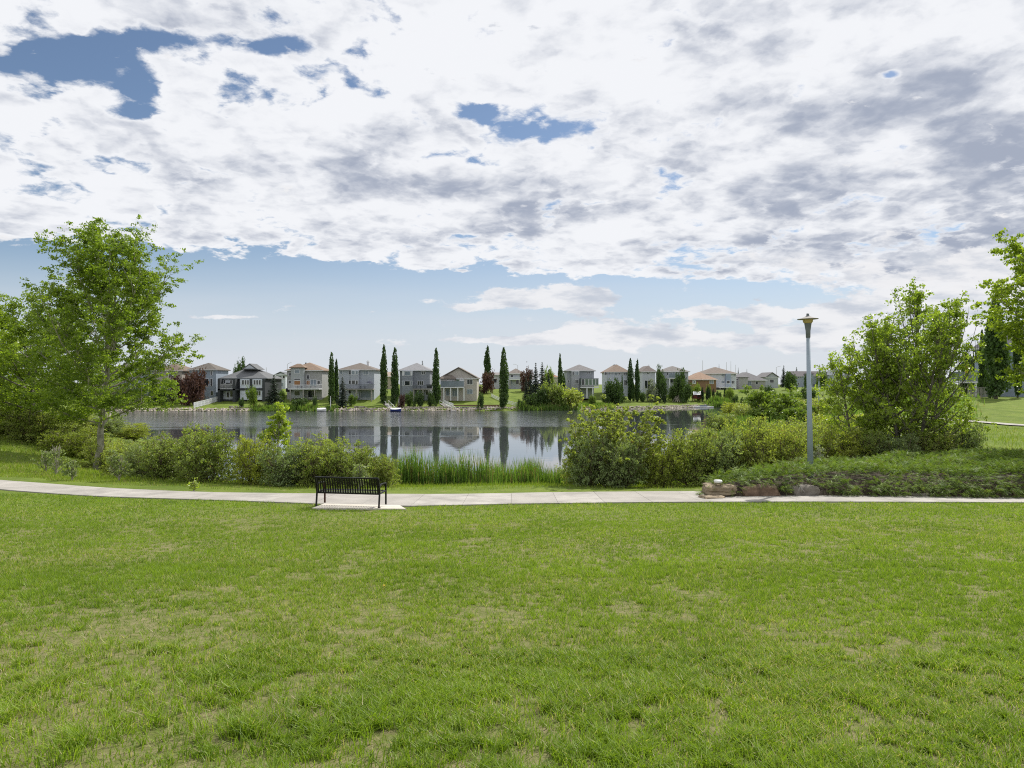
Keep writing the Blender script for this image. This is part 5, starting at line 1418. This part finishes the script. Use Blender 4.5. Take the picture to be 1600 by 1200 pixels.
# playhouse
p = pos(1089.5, 231); o = thing('playhouse', 'dark red playhouse with a pale sloping roof on the far shore', 'playhouse', p, .1)
b = MB(); b.box(-1.5, 1.5, -1, 1, .9, 2.3); link('wall', b.mesh('wall', M['red']), o)
for x in (-1.4, 1.4):
    for y in (-.9, .9): b = MB(); b.box(x - .1, x + .1, y - .1, y + .1, -.3, .897); link('post', b.mesh('post', M['wood']), o)
b = MB(); b.add([(-2.0, -1.5, 2.15), (1.3, -1.5, 2.15), (1.9, 0, 3.2), (-1.4, 0, 3.2), (-2.0, -1.5, 2.27), (1.3, -1.5, 2.27), (1.9, 0, 3.32), (-1.4, 0, 3.32), (1.3, 1.5, 2.15), (-2, 1.5, 2.15), (1.3, 1.5, 2.27), (-2, 1.5, 2.27)], [(4, 5, 6, 7), (0, 3, 2, 1), (0, 1, 5, 4), (7, 6, 10, 11), (3, 9, 8, 2), (9, 11, 10, 8), (1, 2, 6, 5), (2, 8, 10, 6), (0, 4, 7, 3), (3, 7, 11, 9)])
link('roof', b.mesh('roof', M['white']), o)
b = MB(); b.box(-.4, .4, -1.04, -1.003, 1.3, 1.9); link('window', b.mesh('window', M['glass']), o)
# tent like pile of bleached logs
b = MB()
for i in range(12):
    a = i * .55; b.tube([(math.cos(a) * 1.2 + (i % 3) * .4 - .4, math.sin(a) * .7, 0), (.2 * math.sin(i * 2.1) + (i % 2) * .8 - .4, 0, 1.3 + (i % 4) * .32)], [.12, .07], 5)
prim('log_pile', 'leaning pile of bleached logs on the far shore', 'logs', pos(1058, 226), b, 'stone_pale')
b = MB(); b.box(-2.4, 2.4, -.3, .3, 1.0, 1.8); b.box(-2.2, -2.0, -.1, .1, 0, 1.); b.box(2.0, 2.2, -.1, .1, 0, 1.)
prim('garden_bench', 'long brown garden bench behind the bleached logs', 'bench', pos(1063, 234), b, 'wood')
# dock
o = thing('dock', 'small white floating dock beside the round reed clump', 'dock', ((1098 - 800) / F * 217, 217, .0), .0)
b = MB(); b.box(-3.3, 3.3, -.7, .7, .05, .35); link('platform', b.mesh('platform', M['white']), o)
b = MB(); b.box(-.9, 1.4, -.5, .4, .353, .75); link('storage_box', b.mesh('storage_box', M['glass_pale']), o)
# patio furniture: umbrella on decks
def umbrella(label, px, Y, ybase, yt, r, m, closed=False, tilt=0.):
    z0 = CAMZ + (600 - ybase) / F * Y; z1 = CAMZ + (600 - yt) / F * Y; hgt = z1 - z0
    o = thing('patio_umbrella', label, 'umbrella', ((px - 800) / F * Y, Y, z0), 0); o.rotation_euler = (0, tilt, 0)
    b = MB(); b.tube([(0, 0, 0), (0, 0, hgt * .97)], .04, 6); link('pole', b.mesh('pole', M['white']), o)
    b = MB()
    if closed: b.lathe([(.04, hgt * .35), (.20, hgt * .42), (.17, hgt * .7), (.05, hgt)], 8)
    else: b.lathe([(r, hgt * .72), (r * .98, hgt * .74), (r * .5, hgt * .9), (.03, hgt)], 10)
    link('canopy', b.mesh('canopy', M[m]), o)
umbrella('tilted navy umbrella open on the long deck', 576, FR - 1.6, 607.3, 595, 1.15, 'navy', False, .25)
umbrella('folded orange umbrella on the raised deck', 1510.5, 115, 596, 571, .3, 'orange', True)
b = MB()
b.box(-.75, .75, -.35, .35, .05, .95); b.box(-.85, .85, -.4, .4, .95, 1.25)
prim('barbecue', 'black covered barbecue at the end of the slate grey house deck', 'barbecue', ((671 - 800) / F * (FR - 1.5), FR - 1.5, CAMZ + (600 - 607.2) / F * FR), b, 'black')
b = MB(); b.box(-.7, .7, -.35, .35, .0, 1.1)
prim('barbecue', 'black covered barbecue left of the orange roofed house', 'barbecue', pos(451, FR - 2, 2.6), b, 'black')
def patio_set(label, px, Y, dz, w_=1.5):
    o = thing('patio_table', label, 'patio table', (((px - 800) / F * Y), Y, dz), 0)
    b = MB(); b.box(-w_ / 2, w_ / 2, -.4, .4, .68, .74); link('tabletop', b.mesh('tabletop', M['navy']), o)
    for x in (-w_ / 2 + .1, w_ / 2 - .1): b = MB(); b.box(x - .04, x + .04, -.3, .3, 0, .677); link('leg', b.mesh('leg', M['navy']), o)
for (px, Y, py, lb) in [(567, FR - 2, 607.3, 'dark table on the long deck under the navy umbrella'), (468, FR - 2.6, 607, 'dark table on the orange roofed house deck'), (654, FR - 2, 607.2, 'dark table on the slate grey house deck'), (489, FR - 2, 607, 'dark table at the right part of the orange roofed house deck')]:
    patio_set(lb, px, Y, CAMZ + (600 - py) / F * FR + .0)
# garden stones (fire rings and rock garden)
def stone_ring(label, px, Y, n, r, sd_):
    rs = random.Random(sd_); o = thing('stone_ring', label, 'stones', pos(px, Y))
    for i in range(n):
        a = 2 * PI * i / n; s_ = rs.uniform(.25, .4); b = MB(); b.lathe([(s_ * .7, -.1), (s_, .1), (s_ * .7, .38), (s_ * .2, .42)], 7)
        link('stone', b.mesh('stone', M['stone_pale'] if i % 3 else M['stone_grey']), o, (math.cos(a) * r, math.sin(a) * r * .6, 0))
stone_ring('ring of stones on the lawn before the long deck house', 562, 190, 9, 1.3, 1)
stone_ring('stone edged bed on the lawn before the charcoal bungalow', 369, 190, 10, 1.7, 2)
stone_ring('stones around the hedge bush before the orange roofed house', 474, 184.5, 8, 1.5, 3)
b = MB()
for i in range(26):
    x = -7.5 + i * .6; b.box(x, x + .56, 0, .5, -.2, .32 + .05 * (i % 3))
prim('garden_wall', 'low pale stone wall edging the rock garden', 'wall', pos(661, 190.5), b, 'stone_pale')
b = MB(); b.box(-4.6, 4.6, 0, .35, -.2, .35)
prim('garden_wall', 'low dark wall on the lawn before the beige gabled house', 'wall', pos(735, 191), b, 'poledark')
b = MB(); b.box(-7, 7, 0, .4, -.2, .4)
prim('garden_wall', 'long low brown wall at the foot of the beige gabled house', 'wall', pos(742, 195), b, 'wood')

b = MB(); b.tube([(0, 0, 0), (.0, 0, .072)], .004, 5); b.lathe([(.006, .07), (.016, .075), (.017, .082), (.008, .086)], 10)
M['yellow'] = mat('dandelion_yellow', (.55, .42, .04), .8, .1, 4)
prim('dandelion', 'single yellow dandelion flower in the middle of the lawn', 'flower', at(600, 924), b, 'yellow')
